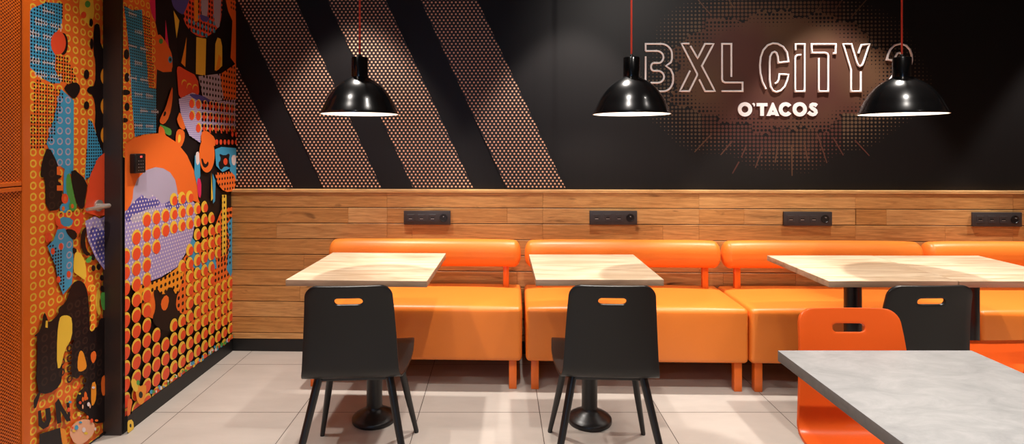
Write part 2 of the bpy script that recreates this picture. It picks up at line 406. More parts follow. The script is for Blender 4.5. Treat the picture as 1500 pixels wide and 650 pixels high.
BC = (1145, 104)
core = []
for i in range(150):
    t = 2*PI*i/150; r = 1/math.sqrt((math.cos(t)/166)**2+(math.sin(t)/86)**2)
    r *= 1+.05*math.sin(7*t+1)+.05*math.sin(13*t+2)+.035*math.sin(29*t)
    core.append((BC[0]+r*math.cos(t), BC[1]+r*math.sin(t)))
pr.poly(core, 'brown')
oliv = smoothpoly(S(930, 40, 1, [(300, 50), (350, 75), (372, 110), (365, 150), (320, 168), (290, 150), (315, 110)]), 2)

oliv2 = smoothpoly(S(930, 0, 1, [(80, 22), (118, 28), (112, 56), (76, 66), (66, 42)]), 2); 
def burst_dot(a, z):
    p = wpt(a, 0, z); px = X0+p.x/p.y*F; py = H0-(p.z-CZ)/p.y*F
    dx, dy = px-BC[0], py-BC[1]; t = math.atan2(dy, dx)
    rc = 1/math.sqrt((math.cos(t)/166)**2+(math.sin(t)/86)**2)
    q = math.hypot(dx, dy)/rc
    lim = 1.26+.06*math.sin(5*t+.6)+.04*math.sin(11*t) + (.42 if dy > 0 else .3)*abs(math.sin(t))
    if q < .66 or q > lim: return
    solid = inpoly((px, py), core)
    n = .5+.5*math.sin(px*.09)*math.cos(py*.11)
    if solid:
        r = .0098*min(1, max(0, (q-.66-.16*n)/.3))
        if r > .0012: pr.disc(a, z, r, 'dark', 8)
    else:
        r = .0088*max(0, min(1, (lim-q)/.40))**.7+.0016
        if r > .0015: pr.disc(a, z, r, 'olive' if dx > 90 or dx < -120 else 'brown', 8)
u0, z0 = to_wall(900, 275); u1, z1 = to_wall(1370, -40)
pit = .0247
for i in range(int((u1-u0)/pit)):
    for j in range(int((z1-z0)/pit)): burst_dot(u0+i*pit, z0+j*pit)
pr.k += 1
def streak(x0, y0, x1, y1, w=2.2):
    L = math.hypot(x1-x0, y1-y0); nx, ny = -(y1-y0)/L*w/2, (x1-x0)/L*w/2
    pr.poly([(x0+nx, y0+ny), (x1+nx*.7, y1+ny*.7), (x1-nx*.7, y1-ny*.7), (x0-nx, y0-ny)], 'brown')
pr.k += 1
for a in S(930, 170, 3.571, [(400, 95), (312, 188), (510, 130), (448, 203), (545, 238), (510, 300), (668, 165), (630, 270), (748, 150), (733, 243), (820, 150), (822, 312), (885, 130), (905, 240), (955, 95), (1004, 245), (1035, 110), (1090, 205), (1150, 125), (1226, 208), (580, 160), (556, 215)]): pass
_s = S(930, 170, 3.571, [(400, 95), (312, 188), (510, 130), (448, 203), (545, 238), (510, 300), (668, 165), (630, 270), (748, 150), (733, 243), (820, 150), (822, 312), (885, 130), (905, 240), (955, 95), (1004, 245), (1035, 110), (1090, 205), (1150, 125), (1226, 208), (580, 160), (556, 215)])
for a, b in zip(_s[::2], _s[1::2]): streak(*a, *b)
_s = S(930, 0, 3.571, [(395, 75), (330, 0), (515, 40), (485, -10), (950, 60), (985, 0), (1040, 60), (1085, 0), (1130, 90), (1210, 0)])
for a, b in zip(_s[::2], _s[1::2]): streak(*a, *b, 1.8)
bmw.to_mesh(me); bmw.free()
for k in INK2: me.materials.append(INK2[k])
wall.location = (XL, YB, 0); wall.rotation_euler = (0, 0, TH); struct(wall)
# local frames on the back wall: x along the wall, y into the wall
def on_wall(o, u=0, out=0, z=0):
    p = wpt(u, out, z); o.location = p; o.rotation_euler = (0, 0, TH); return o

# ---- dotted bands
edges = [((None, 344), (93, 430)), ((348, 475), (433, 560)), ((480, 606), (565, 694)), ((616, 743), (699, 829))]
ZL = 1.045
def band(name, label, lx0, lx1, rx0, rx1):
    # each edge is given by its pixel x at y=0 and y=277; carried on up to the ceiling
    def line(xa, xb):
        a, b = Vector(to_wall(xa, 0)), Vector(to_wall(xb, 277))
        s = (a.x-b.x)/(a.y-b.y); return lambda z: b.x+(z-b.y)*s
    L, R = line(lx0, lx1), line(rx0, rx1)
    zt = 2.96
    pts = []
    zs = [ZL+.003, zt]
    left = [(L(z), z) for z in zs]; right = [(R(z), z) for z in zs]
    poly = [left[0], right[0], right[1], left[1]]
    # clip at u >= .006
    out = []
    for p, q in zip(poly, poly[1:]+poly[:1]):
        if p[0] >= .006: out.append(p)
        if (p[0] >= .006) != (q[0] >= .006):
            t = (.006-p[0])/(q[0]-p[0]); out.append((.006, p[1]+(q[1]-p[1])*t))
    bm = bmesh.new()
    f = bm.faces.new([bm.verts.new((u, -.001, z)) for u, z in out])
    r = bmesh.ops.extrude_face_region(bm, geom=[f])
    for v in r['geom']:
        if isinstance(v, bmesh.types.BMVert): v.co.y -= .004
    o = link(name, bm, M['band']); on_wall(o); tag(o, label, 'wall panel'); return o
band('dotted_panel', 'leftmost slanted copper-dotted panel, a cut-off triangle in the wall corner', 250, 345, 302.5, 430)
band('dotted_panel', 'slanted copper-dotted panel just left of the leftmost pendant lamp', 348, 475, 433, 560)
band('dotted_panel', 'brightly lit slanted copper-dotted panel behind the leftmost pendant lamp', 480, 606, 565, 694)
band('dotted_panel', 'rightmost slanted copper-dotted panel beside the bare charcoal wall', 616, 743, 699, 829)

# ---- oak panelling, ledge, skirting
OUT = .062
rows = [1.026]+[.929-.1012*i for i in range(9)]+[.078]
tones_px = {0: [(341, .45), (567, .6), (795, .62), (1024, .75), (1253, .55), (1484, .4), (1720, .6)],
            1: [(341, .35), (405+105, .85), (567, .45), (743, .7), (795, .72), (1024, .45), (1090, .7), (1253, .75), (1254, .2), (1299, .75), (1484, .6), (1720, .5)],
            2: [(341, .12), (405, .65), (567, .5), (604, .45), (795, .4), (971, .55), (1024, .35), (1253, .55), (1385, .6), (1484, .3), (1720, .5)],
            3: [(341, .35), (510, .3), (567, .5), (795, .6), (1024, .5), (1253, .4), (1484, .6), (1720, .5)],
            4: [(341, .3), (445, .2), (567, .5), (795, .6), (1024, .5), (1253, .4), (1484, .6), (1720, .5)]}
bm = bmesh.new(); lay = bm.loops.layers.color.new('tone')
def board(u0, u1, z0, z1, tone):
    nf = len(bm.faces); bm.faces.ensure_lookup_table()
    before = set(bm.faces)
    box(bm, (u0+.0004, -OUT, z0+.0034), (u1-.0004, -OUT+.016, z1-.0016), .0012, 1)
    for f in bm.faces:
        if f not in before:
            for l in f.loops: l[lay] = (tone, tone*.77 % 1, tone*.31, 1)
for i in range(len(rows)-1):
    z1, z0 = rows[i], rows[i+1]
    if i in tones_px:
        L = tones_px[i]; us = [to_wall(p, 320, OUT)[0] for p, t in L]; us[0] = .002
        tl = [t for p, t in L]
        for k in range(len(us)-1):
            if us[k+1]-us[k] > .02: board(us[k], us[k+1], z0, z1, tl[k]+random.uniform(-.02, .02))
        u = us[-1]
    else: u = .002
    while u < WL-.02:
        w = min(random.choice([.45, .7, 1.0, .85]), WL-u); board(u, u+w, z0, z1, random.uniform(.15, .7)); u += w
w_ = link('trim_1', bm, M['plank']); on_wall(w_); struct(w_)
bm = bmesh.new(); lay = bm.loops.layers.color.new('tone'); box(bm, (.002, -OUT-.006, 1.026), (WL, -.002, 1.0445), .0015, 1)
for f in bm.faces:
    for l in f.loops: l[lay] = (.8, .8, .3, 1)
o = link('trim_2', bm, M['plank']); on_wall(o); struct(o)
o = bxo('baseboard_back', (.002, -OUT+.002, 0), (WL, -.002, .078), M['base_black']); on_wall(o); struct(o)
o = bxo('trim_3', (.002, -OUT+.017, .078), (WL, -.002, 1.026), M['base_black']); on_wall(o); struct(o)

# ---- left wall with the mural
DY0, DY1, XD = 1.56, 2.568, -1.819        # door opening and leaf plane
wl = bmesh.new()
box(wl, (XL-.25, DY1, 0), (XL, 3.9, CEIL)); box(wl, (XL-.25, FY, 0), (XL, DY0, CEIL)); box(wl, (XL-.25, DY0, 2.16), (XL, DY1, CEIL))
pm = Print(lambda a, z, l: Vector((XL+l, a, z)), lambda px, py: to_left(px, py, XL), INKN); pm.bm.free(); pm.bm = wl; pm.base = 1
def R1(p): return S(150, 0, 2.955, p)
def R2(p): return S(150, 180, 2.71, p)
def R3(p): return S(150, 400, 2.6, p)
YC = YB-.002
# clip helper: all shapes of this print are clipped to the wall rectangle
_face = pm.face
def clip(pts, lo, hi, ax):
    def half(P, f):
        out = []
        for p, q in zip(P, P[1:]+P[:1]):
            a, b = f(p), f(q)
            if a >= 0: out.append(p)
            if (a >= 0) != (b >= 0): t = a/(a-b); out.append((p[0]+(q[0]-p[0])*t, p[1]+(q[1]-p[1])*t))
        return out
    P = half(pts, lambda p: p[ax]-lo)
    return half(P, lambda p: hi-p[ax]) if len(P) > 2 else []
def face_clip(a0, a1, z0f, z1, base):
    def f(pts, ink):
        P = clip(pts, a0, a1, 0)
        if len(P) > 2: P = clip(P, z0f, z1, 1)
        if len(P) > 2: base(P, ink)
    return f
ZB = .082
pm.face = face_clip(DY1+.001, YC, ZB, CEIL-.01, _face)
full = [(178, -250), (350, -250), (350, 640), (178, 660)]
pm.poly(full, 'black')
# upper left: orange with yellow rings, blue hashed band
p = pm.poly(R1([(70, -300), (215, -300), (222, 60), (240, 150), (268, 180), (300, 250), (300, 310), (262, 312), (236, 300), (232, 390), (232, 560), (232, 640), (80, 680)]), 'orange')
pm.rings(R1([(70, -300), (215, -300), (222, 60), (235, 130), (232, 390), (232, 640), (80, 680)]), .043, .010, .0165, 'yellow')
for cx, cy, rx, ry in ((104, 235, 12, 22), (106, 335, 11, 20), (100, 400, 20, 12), (106, 462, 11, 18), (96, 520, 14, 10)): pm.ell(150+cx/2.955, cy/2.955, rx/2.955, ry/2.955, 'black')
b = pm.poly(R1([(92, 25), (130, 45), (170, 42), (178, 160), (190, 260), (200, 380), (232, 385), (232, 575), (180, 580), (140, 592), (126, 420), (118, 250), (103, 100)]), 'blue')
pm.hashes(b, 'white'); pm.dots(b, .0138, .0044, 'black')
pm.dots(R1([(168, 60), (205, 80), (225, 390), (200, 390), (185, 250)]), .0138, .0044, 'black')
pm.poly(R1([(200, -60), (226, -40), (230, 95), (216, 75), (205, 30)]), 'magenta')
pm.poly(R1([(272, 85), (287, 205), (270, 200)]), 'magenta')
q = pm.poly(R1([(238, 150), (252, 150), (285, 200), (302, 240), (302, 305), (280, 312), (262, 280), (256, 210)]), 'orange', 1)
pm.ell(150+252/2.955, 178/2.955, 3, 4, 'green'); pm.ell(150+292/2.955, 258/2.955, 3, 5, 'blue'); pm.ell(150+292/2.955, 258/2.955, 1.6, 2.6, 'black')
# top disc with the drips
pm.poly(R1([(292, -40), (392, -40), (388, 30), (352, 68), (316, 45), (300, 20)]), 'violet', 1)
pm.poly(R1([(306, 45), (332, 90), (319, 165)]), 'yellow')
pm.poly(R1([(330, 60), (348, 88), (390, 150), (440, 168), (486, 145), (512, 95), (520, -20), (552, -20), (553, 120), (548, 220), (520, 290), (450, 330), (390, 318), (345, 290), (325, 240)]), 'black', 1)
c = pm.poly(R1([(345, 70), (368, 20), (390, -60), (520, -60), (516, 80), (490, 135), (440, 165), (395, 150), (362, 115)]), 'red', 1)
pm.dots(c, .030, .010, 'black'); pm.dots(R1([(350, 70), (520, 60), (480, 150), (430, 166), (385, 140)]), .045, .013, 'blue', oa=.01)
pm.poly(R1([(425, -40), (455, -40), (455, 60), (440, 95), (425, 60)]), 'mist', 1)
pm.poly(R1([(478, -40), (512, -40), (508, 110), (495, 125), (480, 90)]), 'mist', 1)
pm.poly(R1([(395, -20), (412, -20), (412, 90), (396, 95)]), 'amber')
pm.poly(R1([(416, 60), (440, 68), (462, 75), (455, 92), (428, 95)]), 'violet', 1)
pm.poly(R1([(404, 160), (447, 168), (443, 328), (402, 320)]), 'yellow')
pm.poly(R1([(362, 160), (356, 290), (338, 272), (350, 220)]), 'amber')
pm.poly(R1([(484, 305), (486, 190), (496, 162), (509, 168), (516, 200), (516, 285), (500, 300)]), 'yellow')
pm.poly(R1([(500, 235), (512, 250), (504, 298), (488, 308)]), 'amber')
o_ = pm.poly(R1([(518, -60), (582, -60), (582, 290), (552, 250), (556, 180), (560, 90), (542, 50)]), 'orange')
pm.dots(R1([(540, -60), (580, -60), (580, 60), (550, 45)]), .03, .009, 'black')
# middle right
pm.poly(R1([(318, 292), (330, 285), (352, 300), (410, 330), (418, 420), (380, 432), (328, 430), (322, 350)]), 'red', 1)
for x_, y_ in ((372, 375), (398, 380), (350, 360)): pm.ell(150+x_/2.955, y_/2.955, 3.8, 5.6, 'yellow'); pm.ell(150+(x_+2)/2.955, (y_+7)/2.955, 3.8, 5.6, 'red')
l = pm.poly(R1([(412, 330), (512, 318), (522, 432), (480, 440), (430, 415)]), 'mist'); pm.dots(l, .034, .0095, 'black')
l = pm.poly(R1([(505, 322), (545, 295), (582, 270), (582, 440), (522, 432)]), 'orange'); pm.dots(l, .034, .0095, 'black')
l = pm.poly(R1([(326, 430), (385, 400), (480, 440), (580, 430), (580, 560), (440, 560), (420, 618), (372, 585), (338, 510)]), 'lav')
pm.dots(l, .0125, .0034, 'white', stag=True); pm.poly(R1([(370, 405), (430, 412), (470, 440), (440, 452), (380, 420)]), 'violet', 1)
l = R1([(352, 425), (580, 435), (580, 600), (425, 590), (385, 520)])
pm.dots(l, .068, .026, 'yellow', oa=.012, oz=.006); pm.dots(l, .068, .025, 'red', oa=.004)
pm.dots(R1([(415, 430), (580, 430), (580, 600), (425, 590)]), .034, .0105, 'black', oa=.017, oz=.017)
# organic squiggles left of centre
for ctr in ((R1([(268, 470), (250, 500), (240, 530), (262, 540), (285, 505), (298, 440), (300, 370), (288, 400)]), 'orange'), (R1([(262, 480), (258, 505), (268, 500), (272, 485)]), 'black'),
            (R1([(236, 535), (270, 548), (295, 560), (292, 590), (262, 575)]), 'green'), (R1([(240, 540), (262, 556), (268, 590), (236, 585)]), 'orange'),
            (R1([(312, 575), (325, 556), (350, 565), (352, 600), (335, 640), (312, 640)]), 'orange'), (R1([(322, 585), (333, 580), (334, 610), (322, 622)]), 'yellow'),
            (R1([(330, 482), (345, 520), (356, 560), (335, 560), (316, 520), (322, 500)]), 'orange')): pm.poly(ctr[0], ctr[1], 1)
# lower half: orange lattice, black splashes, rows of big dots
low = R2([(80, 330), (300, 290), (520, 330), (520, 1300), (80, 1300)])
pm.poly(R2([(330, 520), (300, 560), (270, 640), (240, 700), (190, 640), (150, 700), (150, 760), (260, 800), (520, 800), (530, 330), (470, 340), (430, 440)]), 'orange')
pm.dots(R2([(290, 560), (440, 380), (525, 330), (525, 800), (260, 800)]), .039, .011, 'black')
pm.poly(R2([(330, 500), (352, 455), (372, 480), (380, 530), (395, 580), (370, 585), (345, 560)]), 'blue')
pm.poly(R2([(440, 520), (450, 575), (420, 590), (395, 580), (408, 530)]), 'blue')
pm.poly(R2([(492, 400), (520, 360), (522, 560), (505, 610), (488, 580), (500, 480)]), 'blue'); 
pm.poly(R2([(470, 285), (488, 285), (488, 360), (486, 520), (470, 530)]), 'yellow')
pm.dots(R2([(468, 285), (525, 285), (525, 560), (468, 560)]), .036, .0095, 'black', oa=.01)
# splashes
pm.poly(R3([(185, 60), (215, 30), (240, 60), (262, 25), (285, 60), (270, 130), (300, 160), (330, 150), (300, 190), (262, 222), (215, 218), (180, 180), (200, 130)]), 'black', 2)
pm.poly(R3([(215, 110), (235, 80), (250, 95), (240, 140), (222, 142)]), 'orange', 1)
pm.poly(R3([(340, 95), (365, 120), (360, 160), (330, 150)]), 'black', 1); pm.poly(R3([(370, 60), (400, 90), (380, 110)]), 'black', 1)
# sky, arch, mountains
pm.poly(R2([(90, 160), (290, 160), (305, 330), (82, 420)]), 'mist')
arch = [(60, 110), (85, 85), (112, 64), (150, 50), (205, 42), (218, 40), (232, 24), (246, 50), (290, 78), (330, 128), (358, 190), (371, 250), (374, 300), (382, 318), (330, 300), (293, 290), (290, 260), (282, 225), (262, 196), (235, 180), (205, 175), (165, 188), (132, 222), (116, 262), (113, 300), (98, 342), (78, 352), (50, 352)]
pm.poly(R2(arch), 'orange')
mt = [(50, 352), (82, 350), (100, 342), (112, 318), (130, 308), (148, 282), (165, 300), (182, 300), (192, 286), (212, 300), (228, 322), (262, 310), (292, 284), (305, 292), (340, 296), (372, 330), (352, 452), (335, 500), (290, 572), (225, 612), (150, 640), (82, 645), (50, 645)]
m_ = pm.poly(R2(mt), 'lav'); pm.poly(R2([(82, 350), (148, 283), (168, 302), (210, 300), (226, 320), (190, 345), (140, 370), (84, 400)]), 'violet', 1)
pm.poly(R2([(95, 375), (150, 350), (215, 330), (180, 370), (120, 400)]), 'mist', 1)
pm.poly(R2([(225, 330), (295, 288), (345, 300), (300, 350)]), 'violet', 1)
pm.dots(m_, .0215, .0052, 'white', stag=True)
w_ = pm.poly(R2([(120, 650), (225, 622), (290, 575), (330, 540), (310, 620), (290, 690), (262, 640), (235, 690), (205, 650), (180, 700), (130, 720)]), 'amber', 1); pm.dots(w_, .036, .010, 'black')
# the field of big dots with yellow crescents
fld = R2([(140, 372), (230, 320), (350, 288), (385, 312), (425, 345), (462, 390), (470, 470), (455, 580), (440, 660), (540, 560), (540, 900), (80, 1250), (80, 520), (110, 440)])
def big(a, z):
    p = a, z; d = a; px = X0+XL/d*F; py = H0-(z-CZ)/d*F
    if inpoly((px, py), R2([(180, 600), (200, 545), (240, 485), (350, 450), (325, 512), (280, 580), (215, 622)])): return
    if inpoly((px, py), R3([(185, 30), (300, 10), (330, 150), (240, 222), (175, 190)])): return
    if inpoly((px, py), R3([(180, 0), (330, -20), (300, 120), (185, 60)])): return
    t = max(0, min(1, (a-2.75)/.35))
    pm.disc(a-.014*t-.003, z+.009, .034, 'yellow', 16)
def big2(a, z):
    d = a; px = X0+XL/d*F; py = H0-(z-CZ)/d*F
    if inpoly((px, py), R2([(180, 600), (200, 545), (240, 485), (350, 450), (325, 512), (280, 580), (215, 622)])): return
    if inpoly((px, py), R3([(185, 30), (300, 10), (330, 150), (240, 222), (175, 190)])): return
    if inpoly((px, py), R3([(180, 0), (330, -20), (300, 120), (185, 60)])): return
    pm.disc(a, z, .0300 if a < 2.95 else .025, 'red', 16)
pm.grid(fld, .078, .074, big); pm.grid(fld, .078, .074, big2)
# right of the arch: orange egg, blue scraps, black drips
pm.poly(R1([(420, 575), (440, 560), (485, 600), (480, 640), (420, 620)]), 'orange', 1)
pm.poly(R2([(360, 130), (380, 120), (382, 210), (370, 250), (358, 200)]), 'blue'); pm.poly(R2([(362, 118), (378, 112), (380, 160), (366, 170)]), 'white', 1)
pm.poly(R2([(368, 215), (386, 225), (385, 300), (372, 290)]), 'magenta', 1)
e = pm.poly([(150+(408+31*math.cos(t*PI/14))/2.71, 180+(125+72*math.sin(t*PI/14))/2.71) for t in range(28)], 'orange')
pm.poly(R2([(384, 140), (390, 170), (402, 180), (416, 165), (412, 150), (404, 165), (396, 158), (392, 142)]), 'black', 1)
l = pm.poly(R2([(440, 105), (465, 95), (525, 100), (525, 230), (498, 225), (500, 180), (470, 195), (445, 170)]), 'blue')
pm.poly(R2([(455, 120), (478, 130), (500, 118), (495, 150), (505, 180), (480, 170), (462, 190), (452, 160), (465, 145)]), 'black', 1)
pm.ell(150+482/2.71, 180+153/2.71, 3, 5, 'red'); pm.poly(R2([(505, 130), (525, 125), (522, 170), (508, 165)]), 'white', 1)
l = pm.poly(R2([(440, 195), (470, 200), (500, 190), (525, 215), (520, 270), (478, 275), (448, 240)]), 'orange', 1); pm.dots(l, .034, .009, 'black')
pm.poly(R2([(425, 195), (432, 300), (424, 310)]), 'yellow'); pm.poly(R2([(430, 200), (442, 230), (440, 310), (432, 320)]), 'blue')
pm.dots(R2([(436, 60), (525, 40), (525, 100), (440, 100)]), .05, .017, 'red')
# bits along the bottom edge
for i in range(46):
    px = 185+i*3.4+random.uniform(-1.5, 1.5); fy = 211+(px-731)*-.694*1.0; yb = 579+(px-219)*-.686
    if px < 215: continue
    for k in range(2):
        pm.ell(px+random.uniform(-1, 1), yb-1-random.uniform(0, 7), random.uniform(1, 2.2), random.uniform(1.6, 3.4), random.choice(['blue', 'white', 'yellow', 'orange', 'blue', 'red', 'green']), 7)
pm.poly(R3([(78, 475), (100, 480), (92, 520), (85, 560), (76, 570)]), 'orange', 1); pm.poly(R3([(108, 440), (150, 420), (152, 450), (140, 500), (118, 498)]), 'amber', 1); pm.ell(200, 578, 3, 5, 'black', 12)
pm.poly(R3([(90, 405), (110, 400), (122, 440), (112, 455), (98, 440)]), 'yellow', 1); pm.ell(196, 560, 2.5, 4, 'green', 10)
# seam beside the keypad
a_, z_ = pm.px2(210, 300)
wm = [M['base_black']]+[INK[k] for k in INKN]
# strip of mural that runs to the floor beside the frame
pm.face = face_clip(DY1+.001, DY1+.045, .002, ZB, _face)
pm.poly([(178, 560), (200, 560), (200, 640), (178, 660)], 'black'); pm.poly(S(150, 400, 2.6, [(76, 562), (100, 555), (104, 600), (76, 612)]), 'yellow', 1); pm.ell(150+90/2.6, 400+580/2.6, 1.5, 3, 'black', 8)
o = link('wall_left', wl, wm, None, 'rawflat'); struct(o)
struct(bxo('baseboard_left', (XL+.001, DY1+.046, 0), (XL+.012, 3.60, ZB-.001), M['base_black']))
# ---- door leaf with the same mural, recessed
bd = bmesh.new(); box(bd, (XD-.045, DY0+.02, .008), (XD, DY1-.003, 2.10))
pd = Print(lambda a, z, l: Vector((XD+l, a, z)), lambda px, py: to_left(px, py, XD), INKN); pd.bm.free(); pd.bm = bd; pd.base = 1
_fd = pd.face; pd.face = face_clip(DY0+.021, DY1-.004, .01, 2.099, _fd)
def D1(p): return S(0, 0, 2.957, p)
def D2(p): return S(0, 200, 2.83, p)
def D3(p): return S(0, 420, 2.83, p)
pd.poly([(-160, -300), (156, -300), (156, 800), (-160, 1000)], 'orange')
pd.rings([(-160, -300), (156, -300), (156, 800), (-160, 1000)], .0435, .0095, .0165, 'yellow')
b = pd.poly(D1([(120, 60), (140, 35), (200, 10), (270, 15), (268, 100), (245, 140), (225, 165), (222, 210), (240, 240), (238, 300), (262, 360), (225, 360), (185, 340), (133, 295), (110, 280)]), 'blue')
pd.hashes(b, 'white', .075, .052); pd.dots(b, .0138, .0045, 'black')
pd.ell(273/2.957, 190/2.957, 7, 16, 'black'); pd.ell(252/2.957, 186/2.957, 11, 17, 'red')
pd.dots(D1([(235, 235), (290, 240), (330, 345), (300, 372), (240, 350)]), .0138, .0045, 'black')
pd.dots(D1([(150, 340), (262, 385), (225, 520), (195, 650), (133, 650), (133, 520)]), .0138, .0040, 'black')
pd.poly(D1([(345, -20), (400, -20), (410, 60), (390, 110), (360, 90), (340, 50)]), 'yellow', 1); pd.ell(128, 6, 4, 5, 'green'); pd.ell(122, 22, 4, 5, 'red')
w = pd.poly(D1([(262, 385), (318, 435), (318, 650), (316, 760), (262, 720), (240, 720), (200, 620), (230, 520)]), 'blue'); pd.rings(w, .0435, .0095, .0155, 'mist')
pd.dots(D1([(258, 395), (275, 400), (240, 560), (222, 620), (200, 610), (230, 500)]), .0138, .0045, 'black')
w = pd.poly(D1([(380, 515), (398, 530), (445, 665), (440, 700), (395, 760), (365, 780), (375, 640)]), 'blue'); pd.dots(w, .0138, .0045, 'black')
pd.poly(D1([(270, 375), (325, 352), (348, 375), (340, 405), (318, 432), (290, 405)]), 'black', 1)
pd.poly(D1([(404, 115), (416, 100), (432, 110), (434, 208), (470, 214), (470, 700), (440, 660), (408, 560), (412, 470), (402, 412), (372, 398), (380, 375), (410, 372), (412, 262), (402, 230)]), 'black', 1)
for yy in (330, 460, 585): pd.ell(460/2.957, yy/2.957, 9, 14, 'amber', 20); pd.ell(462/2.957, yy/2.957, 4.5, 9, 'orange', 16)
pd.ell(372/2.957, 322/2.957, 4, 7, 'black'); pd.ell(372/2.957, 456/2.957, 4, 6, 'black'); pd.ell(392/2.957, 98/2.957, 2.5, 6, 'black'); pd.ell(394/2.957, 190/2.957, 2.5, 8, 'black')
pd.poly(D2([(196, 33), (238, 115), (240, 158), (256, 165), (232, 180), (255, 200), (253, 300), (186, 312), (184, 170), (163, 168), (170, 100)]), 'black', 1)
pd.rings(D2([(196, 60), (235, 130), (250, 290), (190, 300), (180, 160)]), .0435, .0095, .0165, 'umber')
pd.poly(D2([(232, 125), (245, 122), (245, 160), (232, 158)]), 'orange'); pd.poly(D2([(232, 202), (258, 202), (258, 224), (232, 224)]), 'orange')
pd.poly(D2([(262, 120), (285, 130), (282, 210), (300, 250), (290, 330), (262, 340), (258, 240)]), 'blue', 1)
pd.poly(D2([(270, 160), (286, 150), (300, 230), (318, 300), (300, 312), (284, 260), (270, 230)]), 'green', 1)
for cx, cy, k in ((265, 257, 'red'), (258, 298, 'blue'), (256, 340, 'green'), (295, 288, 'green'), (243, 392, 'red'), (195, 418, 'red'), (280, 370, 'blue')): pd.ell(cx/2.83, 200+cy/2.83, 5, 7.5, k, 16); pd.ell(cx/2.83, 200+cy/2.83, 2.2, 3.4, 'orange', 12)
pd.poly(D2([(287, 122), (360, 186), (348, 250), (342, 302), (318, 296), (295, 210)]), 'black', 1)
pd.poly(D2([(225, 320), (330, 310), (345, 330), (320, 420), (262, 380), (225, 372)]), 'red', 1); pd.rings(D2([(225, 320), (330, 310), (345, 330), (320, 400), (262, 380)]), .0435, .0095, .0165, 'yellow')
pd.poly(D2([(240, 330), (300, 340), (290, 372), (250, 372)]), 'blue', 1)
w = pd.poly(D2([(232, 385), (262, 380), (296, 420), (298, 520), (292, 610), (255, 655), (235, 600), (225, 540), (190, 455), (215, 430)]), 'blue'); pd.rings(D2([(240, 390), (296, 420), (298, 600), (255, 600)]), .0435, .0095, .0155, 'mist')
pd.dots(D2([(195, 440), (250, 470), (262, 650), (235, 600)]), .0138, .0045, 'black')
for cx, cy in ((198, 420), (212, 475), (246, 455), (278, 570), (235, 592)): pd.ell(cx/2.83, 200+cy/2.83, 3, 5, 'red', 12)
pd.poly(D2([(262, 382), (300, 385), (316, 408), (300, 432), (275, 408)]), 'black', 1); pd.poly(D2([(292, 455), (316, 470), (296, 492)]), 'black', 1)
pd.poly(D2([(345, 375), (352, 380), (345, 420), (350, 470), (372, 490), (345, 495), (326, 450), (328, 400)]), 'black', 1)
pd.poly(D2([(300, 485), (320, 472), (348, 520), (352, 600), (310, 570), (296, 560)]), 'yellow', 1)
for cx, cy in ((380, 545), (402, 540), (415, 585), (416, 630), (378, 500)): pd.ell(cx/2.83, 200+cy/2.83, 3, 4.6, 'black', 12)
pd.poly(D2([(345, 510), (375, 490), (368, 520), (352, 525)]), 'green', 1)
# arch end and mountain foot carried over from the wall
pd.poly(D2([(470, 30), (440, 55), (400, 88), (368, 155), (352, 235), (343, 312), (400, 330), (470, 320)]), 'red')
pd.poly(D2([(390, 100), (470, 40), (470, 320), (385, 300)]), 'red')
l = pd.poly(D2([(345, 350), (385, 330), (405, 340), (470, 312), (470, 600), (432, 562), (390, 505), (357, 432)]), 'lav')
pd.poly(D2([(355, 400), (382, 368), (400, 385), (470, 400), (470, 560), (430, 540), (390, 490)]), 'violet', 1); pd.dots(l, .0215, .005, 'white', stag=True)
# lower half: huge black letterforms
pd.poly(D3([(430, 130), (470, 90), (470, 500), (430, 560), (380, 568), (345, 520), (318, 512), (304, 488), (312, 440), (340, 415), (352, 385), (338, 372), (330, 362), (305, 378), (284, 370), (290, 235), (300, 225), (290, 215), (255, 268), (248, 330), (252, 345), (242, 410), (190, 446), (138, 436), (148, 205), (128, 205), (160, 180), (172, 100), (186, 125), (192, 152), (235, 112), (232, 88), (262, 66), (278, 25), (290, -15), (320, -30), (348, -8), (360, 60), (363, 195), (395, 172), (405, 130)]), 'black', 1)
pd.rings(D3([(150, 210), (230, 150), (280, 60), (345, 20), (350, 200), (420, 260), (420, 500), (320, 480), (330, 370), (230, 400), (150, 420)]), .0435, .0095, .0165, 'umber')
pd.poly(D3([(366, 0), (392, 0), (392, 165), (368, 180)]), 'orange'); pd.rings(D3([(366, 0), (394, 0), (394, 165), (366, 180)]), .0435, .0095, .0165, 'yellow')
pd.poly(D3([(227, 200), (236, 130), (250, 118), (275, 118), (290, 132), (290, 212), (258, 262), (243, 335), (226, 338)]), 'yellow', 1)
pd.poly(D3([(180, 140), (188, 140), (188, 170), (178, 168)]), 'yellow')
w = pd.poly(D3([(312, 300), (322, 262), (335, 268), (345, 300), (352, 335), (330, 352), (312, 348)]), 'amber', 1)
w = pd.poly(D3([(366, 275), (385, 262), (392, 290), (378, 320), (368, 305)]), 'orange', 1)
w = pd.poly(D3([(395, 0), (410, 30), (400, 70), (412, 110), (395, 118), (385, 60)]), 'yellow', 1); pd.poly(D3([(405, 25), (430, 20), (428, 100), (412, 90)]), 'green', 1)
w = pd.poly(D3([(340, 430), (352, 442), (350, 470), (338, 472)]), 'orange', 1); pd.poly(D3([(368, 400), (388, 390), (390, 460), (378, 492), (368, 490)]), 'amber', 1)
pd.poly(D3([(408, 380), (428, 360), (428, 450), (412, 450)]), 'orange', 1)
